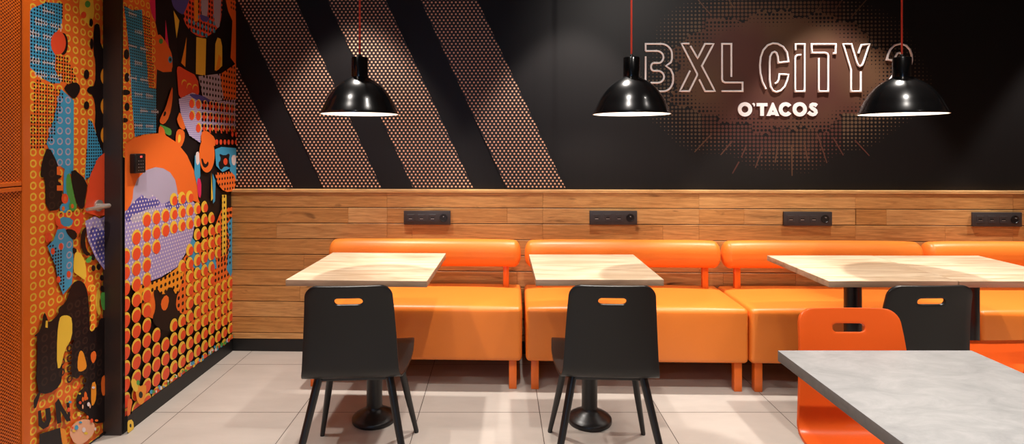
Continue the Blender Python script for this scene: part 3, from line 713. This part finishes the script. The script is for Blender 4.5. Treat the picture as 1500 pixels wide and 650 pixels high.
# small letters U N O
pd.poly(D3([(146, 515), (158, 510), (164, 555), (172, 563), (180, 552), (176, 505), (196, 500), (202, 545), (190, 578), (168, 590), (148, 575)]), 'black')
pd.poly(D3([(217, 482), (232, 462), (250, 498), (270, 530), (264, 480), (277, 478), (282, 555), (266, 558), (240, 515), (244, 562), (226, 568)]), 'black')
pd.poly(D3([(128, 470), (146, 440), (160, 430), (138, 500), (128, 505)]), 'black')
pd.poly(D3([(152, 610), (238, 583), (245, 640), (262, 700), (150, 700)]), 'black', 0)
pd.poly(D3([(238, 583), (258, 590), (268, 640), (262, 700), (248, 650)]), 'amber')
pd.poly(D3([(272, 600), (300, 560), (345, 545), (380, 560), (385, 600), (340, 650), (300, 655)]), 'peach', 1)
for i in range(26): pd.ell((random.uniform(262, 388))/2.83, 420+random.uniform(400, 640)/2.83, random.uniform(1, 3), random.uniform(1.5, 4), random.choice(['red', 'white', 'peach', 'blue', 'orange', 'yellow', 'red']), 7)
pd.poly(D3([(390, 620), (430, 590), (430, 640), (392, 700)]), 'black', 1)
door = link('door_1', bd, [M['base_black']]+[INK[k] for k in INKN], None, 'rawflat'); struct(door)
# lever handle
hh = bmesh.new()
hy, hz = 2.515, CZ-(301-H0)/F*2.515
def lcyl(bm, c, ax, r, h, n=24):
    t0 = len(bm.verts); a = Vector(c); b = a+Vector(ax)*h; tube(bm, [a, b], r, n)
lcyl(hh, (XD+.0062, hy, hz), (1, 0, 0), .026, .009)
tube(hh, [(XD+.015, hy, hz), (XD+.045, hy, hz), (XD+.058, hy-.004, hz), (XD+.063, hy-.018, hz), (XD+.063, hy-.07, hz-.001), (XD+.060, hy-.135, hz-.002)], [.0095, .0095, .0095, .0095, .0085, .0075], 14)
h = link('door_handle', hh, M['chrome'], door, smooth=50)
# frame of the door
bm = bmesh.new(); box(bm, (XD-.02, DY1-.002, 0), (XL-.0005, DY1+.0, 2.16)); 
bm.free()
bm = bmesh.new(); box(bm, (XD+.001, DY1-.012, 0), (XL-.001, DY1-.0005, 2.115), .001, 1); box(bm, (XD+.001, DY0, 2.115), (XL-.001, DY1-.0005, 2.16), .001, 1); box(bm, (XD+.001, DY0, 0), (XL-.001, DY0+.018, 2.115), .001, 1)
struct(link('trim_4', bm, M['frame']))

# ---- keypad on the left wall
kp = empty('door_keypad', 'small black entry keypad on the printed wall beside the door frame', 'keypad', (XL+.007, 2.64, 1.2))
bm = bmesh.new(); box(bm, (0, -.038, 0), (.030, .038, .092), .005, 3); link('housing', bm, M['plastic_dark'], kp, smooth=40)
for i in range(3):
    for j in range(4):
        bm = bmesh.new(); box(bm, (.0302, -.016+i*.016-.0016, .012+j*.015-.001), (.0308, -.016+i*.016+.0016, .012+j*.015+.0018)); link('key', bm, M['led'], kp)
bm = bmesh.new(); box(bm, (.0302, -.006, .073), (.0312, .008, .082)); link('status_light', bm, M['led_red'], kp)

# ---- perforated orange cabinet
XCB = -1.50
cb = empty('metal_cabinet', 'tall orange metal cabinet with perforated doors at the left edge', 'cabinet', (XCB, 1.784, 0))
bm = bmesh.new()
cy0, cy1 = -.78, 0
box(bm, (-.22, cy0, .0), (0, cy0+.03, 2.3), .002, 1); box(bm, (-.22, cy1-.030, 0), (0, cy1, 2.3), .002, 1)
box(bm, (-.22, cy0+.03, 0), (0, cy1-.030, .06)); box(bm, (-.22, cy0+.03, 2.26), (0, cy1-.030, 2.3)); box(bm, (-.22, cy0+.03, .06), (-.21, cy1-.03, 2.26))
link('carcass', bm, M['orange_paint'], cb, smooth=30)
bm = bmesh.new(); box(bm, (-.030, cy0+.031, .061), (-.026, cy1-.031, 2.259)); link('hole_shade_sheet', bm, mat('hole_shade_orange', srgb(120, 42, 10), rough=.7, noise=.03), cb)  # added dark sheet; its colour stands in for shade behind the holes
zj = CZ-(273-H0)/F*1.74
for lo, hi in ((.064, zj-.002), (zj+.002, 2.257)):
    bm = bmesh.new(); a, b_ = cy0+.032, cy1-.032
    box(bm, (-.018, a, lo), (-.001, b_, lo+.013), .001, 1); box(bm, (-.018, a, hi-.013), (-.001, b_, hi), .001, 1); box(bm, (-.018, a, lo+.013), (-.001, a+.012, hi-.013), .001, 1)
    d = link('door', bm, M['orange_paint'], cb)
    bm = bmesh.new(); v = [bm.verts.new(p) for p in ((-.005, a+.004, lo+.006), (-.005, b_, lo+.006), (-.005, b_, hi-.006), (-.005, a+.004, hi-.006))]; bm.faces.new(v)
    pn = link('perforated_sheet', bm, M['perf'], d)

# ================================================================== FURNITURE
# ---- benches
def make_bench():
    r = empty('upholstered_bench', '', 'bench')
    W, D = 1.197, .515
    bm = bmesh.new()
    def fn(p):
        x, y, z = p.x/(W/2), p.y/(D/2), p.z
        q = Vector(p)
        if z > .05: q.z += .014*(1-x**4)*(1-y**4)
        if y < -.8: q.y -= .006*(1-x**4)*(1-(z/.15)**2)
        return q
    rbox(bm, (0, 0, .304), (W, D, .296), (.022, .028, .026), 14, fn)
    seat = link('seat', bm, M['vinyl'], r, smooth=True)
    bm = bmesh.new()
    def fb(p):
        x = p.x/(W/2); q = Vector(p)
        q.z += (.006*(1-x**6) if p.z > 0 else -.004*(x**8))
        return q
    rbox(bm, (0, .172, .662), (W-.004, .125, .162), (.045, .060, .072), 16, fb)
    link('backrest', bm, M['vinyl'], r, smooth=True)
    for s in (-1, 1):
        bm = bmesh.new(); box(bm, (s*.505-.018, .155, .452), (s*.505+.018, .185, .60), .003, 2); link('backrest_support', bm, M['orange_paint'], r, smooth=40)
        for y in (-.235, .20):
            bm = bmesh.new(); box(bm, (s*.548-.021, y, 0), (s*.548+.021, y+.042, .156), .003, 2); link('leg', bm, M['orange_paint'], r, smooth=40)
    return r
b0 = make_bench()
labs = ['orange bench unit at the left end, behind the leftmost table', 'orange bench unit directly behind the small middle table', 'third orange bench unit from the left, behind the joined pale tables', 'rightmost orange bench unit, running out of the picture']
UB = [.6625+1.205*i for i in range(4)]
def place_bench(o, u):
    p = wpt(u, OUT+.275, 0); o.location = p; o.rotation_euler = (0, 0, TH)
for i, u in enumerate(UB):
    o = b0 if i == 0 else dup(b0, (0, 0, 0), 0, '')
    # seat front sits about 0.54 m off the panelling
    place_bench(o, u-(.012 if i == 0 else 0)+to_wall(478, 370, OUT+.1)[0]-.031); o['label'] = labs[i]; o['group'] = 'orange benches along the panelled wall'

# ---- tables
def pedestal(r):
    bm = bmesh.new(); lathe(bm, [(0, 0), (.103, 0), (.106, .004), (.106, .018), (.102, .023), (.085, .034), (.062, .046), (.045, .058), (.0385, .068), (.0385, .069), (0, .069)], 48); link('base', bm, M['black_metal'], r, smooth=50)
    bm = bmesh.new(); lathe(bm, [(0, .069), (.0375, .069), (.0375, .70), (0, .70)], 40); link('column', bm, M['black_metal'], r, smooth=50)
    bm = bmesh.new(); box(bm, (-.17, -.03, .70), (.17, .03, .722), .004, 2); box(bm, (-.03, -.17, .7), (.03, .17, .7215), .004, 2); link('top_support', bm, M['black_metal'], r, smooth=40)
def make_table(w, d, th, m, me_, label, cat='table', top=.75, name='pedestal_table'):
    r = empty(name, label, cat); pedestal(r)
    bm = bmesh.new(); box(bm, (-w/2, -d/2, top-th), (w/2, d/2, top), .0015, 2)
    bm.normal_update()
    for f in bm.faces: f.material_index = 0 if f.normal.z > .6 else 1
    link('tabletop', bm, [m, me_], r, smooth=40)
    return r
t1 = make_table(.616, .610, .027, M['ash'], M['ash_edge'], 'square pale wood table at the far left, below the leftmost pendant lamp')
t1.location = (-.605, 2.705, 0); t1.rotation_euler = (0, 0, math.radians(-2.2))
t2 = make_table(.555, .552, .027, M['ash'], M['ash_edge'], 'small pale wood table in the middle, standing by itself before the second bench')
t2.location = (.437, 2.690, 0)
t3 = dup(t2, (1.692, 2.665, 0), 0, 'left half of the pair of pale wood tables pushed together')
t4 = dup(t2, (2.2475, 2.660, 0), 0, 'right half of the pair of pale wood tables pushed together')
t5 = make_table(.552, .70, .030, M['concrete'], M['concrete_edge'], 'grey stone-look table in the right foreground, cut off by the picture edge')
t5.location = (1.0697, 1.237, 0)
for o in (t3, t4): o['group'] = 'pair of joined pale wood tables'

# ---- chairs (local: faces +y, origin under the bend of the back)
def chair_shell(bm):
    # profile from top of back to seat front, as (y, z)
    prof = []
    top, bend = (-.052, .810), (.0, .484)
    nb = 16
    rb = .04
    L = []
    back = []
    for i in range(nb+1):
        t = i/nb
        back.append((top[0]+(bend[0]-top[0])*t-.006*math.sin(PI*t)*-1, top[1]+(bend[1]-top[1])*t))
    arc = []
    for i in range(1, 8):
        a = i/8*PI/2*.97; arc.append((rb-rb*math.cos(a), .484-rb*math.sin(a)*1.0))
    seat = []
    for i in range(0, 13):
        t = i/12; y = .045+.375*t; z = .443-.006*math.sin(PI*t*1.0)+.022*t*t*(3-2*t)-(.02*((t-.86)/.14)**2 if t > .86 else 0)
        seat.append((y, z))
    P = back+arc+seat
    s = [0]
    for a, b in zip(P, P[1:]): s.append(s[-1]+math.hypot(b[0]-a[0], b[1]-a[1]))
    ST = s[-1]
    # insert extra rows near both ends for the rounded corners
    def sample(x):
        for i in range(len(s)-1):
            if s[i+1] >= x-1e-9:
                t = (x-s[i])/(s[i+1]-s[i]); return (P[i][0]+(P[i+1][0]-P[i][0])*t, P[i][1]+(P[i+1][1]-P[i][1])*t)
        return P[-1]
    rc, rf = .042, .05
    SL0, SL1 = .042, .078                 # slot rows block
    rowsS = [0, .002, .006, .012, .020, .030]+[SL0-.002]
    nsl = 6
    rowsS += [SL0-.002+(SL1+.006-SL0)*i/nsl for i in range(1, nsl+1)]
    x = rowsS[-1]+.018
    while x < ST-.055: rowsS.append(x); x += .011 if s[nb]-.02 < x < s[nb+8]+.02 else .022
    rowsS += [ST-.05, ST-.035, ST-.022, ST-.012, ST-.005, ST-.001, ST]
    sb = s[nb]
    def halfw(x):
        if x < sb: w = .158+(.1815-.158)*(x/sb)**.9
        else:
            t = (x-sb)/(ST-sb); w = .1815+(.214-.1815)*math.sin(min(1, t*1.5)*PI/2)-.006*max(0, t-.67)/.33
        if x < rc: w -= rc-math.sqrt(max(0, rc*rc-(rc-x)**2))
        if x > ST-rf: w -= rf-math.sqrt(max(0, rf*rf-(rf-(ST-x))**2))
        return w
    SW = .058                             # slot half width block
    NU = 18
    def upos(j, w):                       # columns: block columns have fixed x, the others stretch
        k = 10                            # block columns count (j from 4 to 14)
        if 4 <= j <= 14: return -SW+(2*SW)*(j-4)/10
        if j < 4: return -w+(w-SW)*j/4
        return SW+(w-SW)*(j-14)/4
    G = []
    for x in rowsS:
        y, z = sample(x); w = halfw(x); row = []
        for j in range(NU+1):
            u = upos(j, w)
            t = max(0, 1-x/sb)
            yy = y+.014*(u/.17)**2*min(1, 1.2*t+.1) if x < sb+.02 else y
            zz = z-(.010*(1-(u/.2)**2)*math.sin(PI*(x-sb)/(ST-sb)) if x > sb else 0)
            row.append(bm.verts.new((u, yy, zz)))
        G.append(row)
    r0 = 6; r1 = 6+nsl
    for i in range(len(G)-1):
        for j in range(NU):
            if r0 <= i < r1 and 4 <= j < 14: continue
            bm.faces.new((G[i][j], G[i+1][j], G[i+1][j+1], G[i][j+1]))
    # slot loop
    loop = [G[r0][j] for j in range(4, 14)]+[G[i][14] for i in range(r0, r1)]+[G[r1][j] for j in range(14, 4, -1)]+[G[i][4] for i in range(r1, r0, -1)]
    yc = (rowsS[r0]+rowsS[r1])/2
    inner = []
    hw, hh_ = .0525, .0135
    sidx = [(upos(j, 0), rowsS[r0]) for j in range(4, 14)]+[(SW, rowsS[i]) for i in range(r0, r1)]+[(upos(j, 0), rowsS[r1]) for j in range(14, 4, -1)]+[(-SW, rowsS[i]) for i in range(r1, r0, -1)]
    for (u, x) in sidx:
        du, dx = u/SW, (x-yc)/((rowsS[r1]-rowsS[r0])/2)
        # stadium outline
        if abs(dx) > .999:
            uu = u/SW*hw; lim = hw-hh_
            if abs(uu) <= lim: q = (uu, yc+math.copysign(hh_, dx))
            else:
                a = (abs(uu)-lim)/hh_*PI/4; q = (math.copysign(lim+hh_*math.sin(a), uu), yc+math.copysign(hh_*math.cos(a), dx))
        else:
            a = PI/2-abs(dx)*PI/4; q = (math.copysign(hw-hh_+hh_*math.sin(a), du), yc+(math.copysign(hh_*math.cos(a), dx) if dx else 0))
        y, z = sample(q[1]); inner.append(bm.verts.new((q[0], y+.014*(q[0]/.17)**2, z)))
    n = len(loop)
    for i in range(n): bm.faces.new((loop[i], loop[(i+1) % n], inner[(i+1) % n], inner[i]))
def make_chair(label, shell, legm):
    r = empty('shell_chair', label, 'chair')
    bm = bmesh.new(); chair_shell(bm)
    o = link('seat_shell', bm, shell, r, smooth=True)
    so = o.modifiers.new('thickness', 'SOLIDIFY'); so.thickness = .011; so.offset = 1 if False else -1
    bv = o.modifiers.new('edge', 'BEVEL'); bv.width = .0025; bv.segments = 2; bv.limit_method = 'ANGLE'; bv.angle_limit = math.radians(50)
    bm = bmesh.new()
    for y in (.075, .325): box(bm, (-.150, y-.013, .407), (.150, y+.013, .4225), .003, 2)
    box(bm, (-.014, .088, .408), (.014, .312, .4215))
    link('underframe', bm, legm, r, smooth=40)
    for sx in (-1, 1):
        for (x0, y0, x1, y1) in ((.138, .070, .228, -.030), (.140, .335, .214, .445)):
            bm = bmesh.new()
            tube(bm, [(sx*x0, y0, .418), (sx*(x0*.5+x1*.5), (y0+y1)/2, .205), (sx*x1, y1, .006), (sx*x1, y1, 0)], [.0165, .0145, .0105, .0100], 16); link('leg', bm, legm, r, smooth=50)
    return r
ch = make_chair('black chair at the leftmost table, seen from behind', M['black_shell'], M['black_metal'])
ch.location = (-.566, 2.128, 0); ch.rotation_euler = (0, 0, math.radians(4))
G1 = 'black chairs with a slot in the back'
ch['group'] = G1
dup(ch, (.427, 2.133, 0), math.radians(-3.0), 'black chair at the small middle table, seen from behind')
dup(ch, (1.615, 2.13, 0), math.radians(1), 'black chair at the joined pair of tables, partly hidden by an orange one')
oc = make_chair('orange chair standing behind the grey table, facing it', M['orange_shell'], M['orange_paint'])
oc.location = (1.118, 1.742, 0); oc.rotation_euler = (0, 0, PI); oc['group'] = 'orange chairs'
dup(oc, (2.170, 2.11, 0), 0, 'orange chair cut off by the right picture edge')

# ---- socket strips on the panelling
def make_sockets():
    r = empty('socket_strip', '', 'power socket')
    W, H = .299, .088
    bm = bmesh.new(); box(bm, (-W/2, -.013, -H/2), (W/2, 0, H/2), .002, 2); link('frame', bm, M['plastic'], r, smooth=40)
    for k in range(3):
        cx = -W/2+.044+k*.0705
        bm = bmesh.new(); box(bm, (cx-.022, -.0155, -.022), (cx+.022, -.0132, .022), .0008, 1); i = link('outlet', bm, M['plastic'], r)
        bm = bmesh.new(); box(bm, (cx-.011, -.0162, -.004), (cx+.011, -.0156, .005)); link('slot', bm, M['plastic_dark'], i)
        bm = bmesh.new(); box(bm, (cx-.010, -.0163, -.0075), (cx+.010, -.0157, -.0045)); link('contact', bm, M['chrome'], i)
    cx = -W/2+.044+3*.0705
    bm = bmesh.new(); lathe(bm, [(.0, .0), (.0195, .0), (.0195, -.0), (.0215, .0025), (.0245, .0025), (.0245, -.0), (.026, -.0)], 32)
    bmesh.ops.rotate(bm, verts=bm.verts, cent=(0, 0, 0), matrix=Matrix.Rotation(PI/2, 3, 'X')); bmesh.ops.translate(bm, verts=bm.verts, vec=(cx, -.0138, 0))
    s_ = link('round_socket', bm, M['plastic_dark'], r, smooth=40)
    bm = bmesh.new(); tube(bm, [(cx, -.0140, .009), (cx, -.026, .009)], .0028, 10); link('earth_pin', bm, M['chrome'], s_, smooth=50)
    return r
s0 = make_sockets()
SP = [((592+660)/2, 318.5, 'black socket strip above the left bench, near the wall corner'), ((864+932)/2, 318.5, 'black socket strip above the second bench, behind the small middle table'),
      ((1147+1217)/2, 320, 'black socket strip left above the long pale double table'), ((1424+1493)/2, 321, 'black socket strip nearest the right picture edge')]
for i, (px, py, lb) in enumerate(SP):
    o = s0 if i == 0 else dup(s0, (0, 0, 0), 0, lb)
    u, z = to_wall(px, py, OUT+.001); on_wall(o, u, OUT+.0006, z); o['label'] = lb; o['group'] = 'socket strips in the panelling'

# ---- pendant lamps
PXM = 2.68/F
def make_pendant():
    r = empty('pendant_lamp', '', 'pendant lamp')
    prof = [(55, 0), (54.6, 2), (52.6, 7), (49.8, 13), (44.5, 24), (35.5, 36.5), (25, 45.5), (13.2, 52.5), (11.5, 54)]
    # resample smoothly
    pts = []
    for i in range(len(prof)-1):
        p0 = prof[max(0, i-1)]; p1 = prof[i]; p2 = prof[i+1]; p3 = prof[min(len(prof)-1, i+2)]
        for k in range(4):
            t = k/4; f = lambda a, b, c, d: .5*((2*b)+(-a+c)*t+(2*a-5*b+4*c-d)*t*t+(-a+3*b-3*c+d)*t**3)
            pts.append((f(p0[0], p1[0], p2[0], p3[0])*PXM, f(p0[1], p1[1], p2[1], p3[1])*PXM))
    pts.append((prof[-1][0]*PXM, prof[-1][1]*PXM))
    bm = bmesh.new(); lathe(bm, [(56.0*PXM, -.0005), (56.0*PXM, .003)]+[(a, b+.003) for a, b in pts[1:]], 64); link('shade', bm, M['gloss_black'], r, smooth=60)
    bm = bmesh.new(); lathe(bm, [(56*PXM, -.0005), (54.6*PXM, -.0005)]+[(a-.0025, b) for a, b in pts[2:]]+[(0, 54*PXM)], 64); link('inner_shade', bm, M['inner_white'], r, smooth=60)
    bm = bmesh.new(); lathe(bm, [(11.9*PXM, 52*PXM), (11.9*PXM, 82*PXM), (11.2*PXM, 83*PXM), (0, 83*PXM)], 40); nk = link('neck', bm, M['gloss_black'], r, smooth=50)
    bm = bmesh.new(); lathe(bm, [(.0, 83.1*PXM), (.0085, 83.1*PXM), (.0085, 86*PXM), (.004, 88*PXM), (0, 88*PXM)], 16); link('cable_grip', bm, M['plastic_dark'], r, smooth=50)
    bm = bmesh.new(); lathe(bm, [(0, .115), (.014, .115), (.016, .10), (.024, .085), (.028, .068), (.024, .052), (.012, .043), (0, .041)], 24); link('bulb', bm, M['bulb'], r, smooth=True)
    bm = bmesh.new(); tube(bm, [(0, 0, 87*PXM), (0, 0, CEIL-1.481-.02)], .0042, 10); link('cable', bm, M['cable'], r, smooth=50)
    bm = bmesh.new(); lathe(bm, [(0, CEIL-1.481-.03), (.05, CEIL-1.481-.03), (.055, CEIL-1.481), (0, CEIL-1.481)], 24); link('ceiling_rose', bm, M['gloss_black'], r, smooth=40)
    return r
p0 = make_pendant()
LP = [(-.67, 'leftmost black dome pendant lamp on a red cable, in front of the dotted panels'), (.637, 'middle black dome pendant lamp on a red cable, left of the wall lettering'), (1.938, 'rightmost black dome pendant lamp on a red cable, covering the wall digit')]
for i, (x, lb) in enumerate(LP):
    o = p0 if i == 0 else dup(p0, (0, 0, 0), 0, lb)
    o.location = (x, 2.68, 1.481); o['label'] = lb; o['group'] = 'black dome pendant lamps'
    l = bpy.data.lights.new('pendant_light', 'POINT'); l.energy = 2.2; l.color = (1, .9, .8); l.shadow_soft_size = .03
    lo = bpy.data.objects.new('pendant_light', l); C.objects.link(lo); lo.parent = o; lo.location = (0, 0, .032)

# ---- lettering
def resample(pts, closed=False): return pts
def stroke_letter(name, parent, paths, ox, oy, s):
    bm = bmesh.new()
    for P in paths:
        pts = []
        for x, y in P:
            u, z = to_wall(ox+x/s, oy+y/s, .007); pts.append(Vector((u, -.0066, z)))
        # a joint sphere-ish overlap at corners: densify then tube
        q = [pts[0]]
        for a, b in zip(pts, pts[1:]):
            n = max(1, int((b-a).length/.02))
            for k in range(1, n+1): q.append(a.lerp(b, k/n))
        tube(bm, q, .0064, 8)
    return link(name, bm, M['sign'], parent, smooth=60)
def arc(cx, cy, rx, ry, a0, a1, n=8): return [(cx+rx*math.cos(math.radians(a0+(a1-a0)*i/n)), cy+ry*math.sin(math.radians(a0+(a1-a0)*i/n))) for i in range(n+1)]
big_ = empty('outline_sign', 'large white outline lettering reading BXL CITY 2, raised off the dark wall', 'sign'); on_wall(big_)
A_ = (930, 40, 4.333)
def lt(paths, o=A_): stroke_letter('letter', big_, paths, *o)
lt([[(68, 150), (68, 105), (165, 105)]+arc(165, 172, 70, 67, -90, 0, 8)+[(235, 200), (228, 222), (197, 245), (228, 268), (242, 300)]+[(243, 330), (240, 355)]+arc(180, 340, 60, 66, 15, 90, 7)+[(68, 406)],
    [(68, 150), (140, 150)]+arc(140, 190, 41, 40, -90, 55, 9)+[(155, 226), (120, 226)]+arc(120, 251, 18, 25, -90, -270, 8)+[(145, 276)]+arc(145, 314, 40, 38, -90, 90, 10)+[(100, 352)],
    [(68, 185), (68, 406)]])
lt([[(345, 103), (295, 103), (395, 295), (395, 305), (345, 405), (285, 405), (350, 275)], [(352, 118), (398, 197), (445, 105), (500, 105), (425, 245), (508, 405), (445, 405), (408, 330)]])
lt([[(612, 315), (612, 105), (553, 105), (553, 330), (558, 343), (572, 350), (683, 350), (683, 405), (550, 405)]])
B_ = (1100, 40, 4.333)
lt([[(95, 392), (72, 345), (60, 290), (57, 240), (62, 190), (78, 145), (105, 114), (140, 101), (170, 104), (205, 124), (228, 158), (238, 218), (173, 225), (170, 185), (162, 162), (150, 155), (135, 161), (122, 185), (118, 225), (118, 330), (124, 375), (140, 403), (162, 411), (190, 402), (215, 375), (230, 335), (237, 300), (180, 298), (176, 330), (168, 348), (153, 357)]], B_)
lt([[(283, 145), (283, 107), (340, 107), (340, 407), (280, 407), (280, 200), (284, 185), (294, 177), (318, 175)]], B_)
lt([[(520, 166), (537, 166), (537, 107), (385, 107), (385, 162), (472, 162), (485, 168), (490, 182), (490, 407), (430, 407), (430, 195)]], B_)
lt([[(683, 165), (692, 135), (702, 112), (752, 107), (714, 222), (706, 240), (692, 247), (680, 240), (672, 222), (637, 107), (585, 107), (635, 270), (635, 407), (697, 407), (697, 280)]], B_)
lt([[(1015, 238), (1022, 210), (1020, 175), (1008, 140), (985, 115), (948, 103), (912, 113), (885, 140), (870, 175), (863, 205), (915, 212), (918, 185), (928, 165), (942, 160), (957, 168), (962, 190), (955, 225), (870, 350), (870, 407), (1015, 407), (1015, 352), (955, 352), (1015, 238)]], B_)
sm = empty('solid_sign', 'small solid white lettering below the outline letters', 'sign'); on_wall(sm)
def flat_letter(polys, holes_ring=None):
    bm = bmesh.new()
    def pt(x, y, d): u, z = to_wall(x, y, .01); return bm.verts.new((u, -d, z))
    for P in polys:                     # P: outline, optionally a ring (outer, inner) with equal counts
        if isinstance(P, tuple):
            O, I = P; n = len(O); closed = True
            if len(P[0]) and O[0] is None: closed = False; O = O[1:]; I = I[1:]; n = len(O)
            f = [pt(*p, .008) for p in O]; g = [pt(*p, .008) for p in I]; f2 = [pt(*p, .0012) for p in O]; g2 = [pt(*p, .0012) for p in I]
            for i in range(n if closed else n-1):
                j = (i+1) % n
                bm.faces.new((f[i], f[j], g[j], g[i])); bm.faces.new((f2[i], g2[i], g2[j], f2[j])); bm.faces.new((f[i], f2[i], f2[j], f[j])); bm.faces.new((g[i], g[j], g2[j], g2[i]))
            if not closed:
                bm.faces.new((f[0], g[0], g2[0], f2[0])); bm.faces.new((f[-1], f2[-1], g2[-1], g[-1]))
        else:
            f = [pt(*p, .008) for p in P]; f2 = [pt(*p, .0012) for p in P]; n = len(P)
            bm.faces.new(f); bm.faces.new(f2[::-1])
            for i in range(n): j = (i+1) % n; bm.faces.new((f[i], f2[i], f2[j], f[j]))
    return link('letter', bm, M['sign'], sm)
def ringl(cx, cy, rx, ry, w, a0=0, a1=360, n=32):
    full_ = a1-a0 >= 360
    A = [math.radians(a0+(a1-a0)*i/n) for i in range(n if full_ else n+1)]
    O = [(cx+rx*math.cos(a), cy+ry*math.sin(a)) for a in A]; I = [(cx+(rx-w)*math.cos(a), cy+(ry-w)*math.sin(a)) for a in A]
    return (O, I) if full_ else ([None]+O, [None]+I)
def ribbon(pts, w):
    O, I = [], []
    for i, p in enumerate(pts):
        a = pts[max(0, i-1)]; b = pts[min(len(pts)-1, i+1)]; L = math.hypot(b[0]-a[0], b[1]-a[1]); nx, ny = -(b[1]-a[1])/L*w/2, (b[0]-a[0])/L*w/2
        O.append((p[0]+nx, p[1]+ny)); I.append((p[0]-nx, p[1]-ny))
    return ([None]+O, [None]+I)
flat_letter([ringl(1091.6, 160, 10.5, 10.5, 5.5)])
flat_letter([[(1102.4, 151.4), (1104.4, 150.6), (1106.1, 151.8), (1106.2, 153.8), (1105.6, 155.8), (1104.4, 155.6), (1104.2, 153.6), (1102.8, 152.8)]])
flat_letter([[(1108.6, 150.8), (1124.6, 150.8), (1124.6, 155.6), (1119.4, 155.6), (1119.4, 169.6), (1113.8, 169.6), (1113.8, 155.6), (1108.6, 155.6)]])
aT = [(1123.0, 169.7), (1131.4, 150.5), (1135.0, 150.5), (1143.4, 169.7), (1137.5, 169.7), (1136.4, 167), (1129.9, 167), (1128.9, 169.7)]
flat_letter([[(1123.2, 169.7), (1131.6, 150.2), (1132.5, 150.2), (1132.5, 160.4), (1131.2, 163.6), (1132.5, 163.6), (1132.5, 168.2), (1129.6, 168.2), (1128.8, 169.7)], [(1132.5, 150.2), (1133.4, 150.2), (1141.8, 169.7), (1136.2, 169.7), (1135.4, 168.2), (1132.5, 168.2), (1132.5, 163.6), (1133.8, 163.6), (1132.5, 160.4)]])
flat_letter([ringl(1151.3, 160, 10.1, 10.4, 5.5, 36, 324)])
flat_letter([ringl(1171.9, 160, 10.5, 10.5, 5.5)])
flat_letter([ribbon([(1197.0, 154.6), (1194.6, 153.0), (1191.4, 152.7), (1188.8, 154.0), (1188.3, 156.2), (1189.8, 158.2), (1193.0, 160.0), (1195.2, 162.0), (1195.7, 164.6), (1194.2, 166.8), (1191.2, 167.7), (1187.8, 166.8), (1185.0, 164.4)], 5.2)])

# ================================================================== LIGHT
def spot(name, loc, aim, e, ang, blend=.35, r=.03, col=(1, .925, .85)):
    l = bpy.data.lights.new(name, 'SPOT'); l.energy = e; l.spot_size = math.radians(ang); l.spot_blend = blend; l.shadow_soft_size = r; l.color = col
    o = bpy.data.objects.new(name, l); C.objects.link(o); o.location = loc
    o.rotation_euler = (Vector(aim)-Vector(loc)).to_track_quat('-Z', 'Y').to_euler(); return o
for x in (-.93, .46, 2.10, 3.72):
    y = 3.16-.028*(x+1.7); spot('ceiling_or_fill_spot', (x, y, 2.95), (x, y, 0), 225, 62, .3, .035)
for x in (-1.2, .2, 1.6, 3.0):
    spot('ceiling_or_fill_spot', (x, 1.75, 2.95), (x, 1.9, 0), 130, 82, .6)
for x in (-.6, .9, 2.4):
    spot('ceiling_or_fill_spot', (x, .1, 2.95), (x, .9, 0), 90, 95, .8)  # added fill row that brightens upright faces such as the bench fronts
for x in (-.6, 1.6, 3.6):
    spot('ceiling_or_fill_spot', (x, -1.4, 2.95), (x, -.4, 0), 40, 110, .8)  # weaker added fill from behind the camera, not known fixtures
spot('ceiling_or_fill_spot', (1.05, 1.3, 2.95), (1.1, 3.6, 1.85), 105, 52, .9)  # accent light added to brighten the wall lettering
w = bpy.data.worlds.new('world'); sc.world = w; w.use_nodes = True
w.node_tree.nodes['Background'].inputs[0].default_value = (.35, .6, 1, 1); w.node_tree.nodes['Background'].inputs[1].default_value = 4
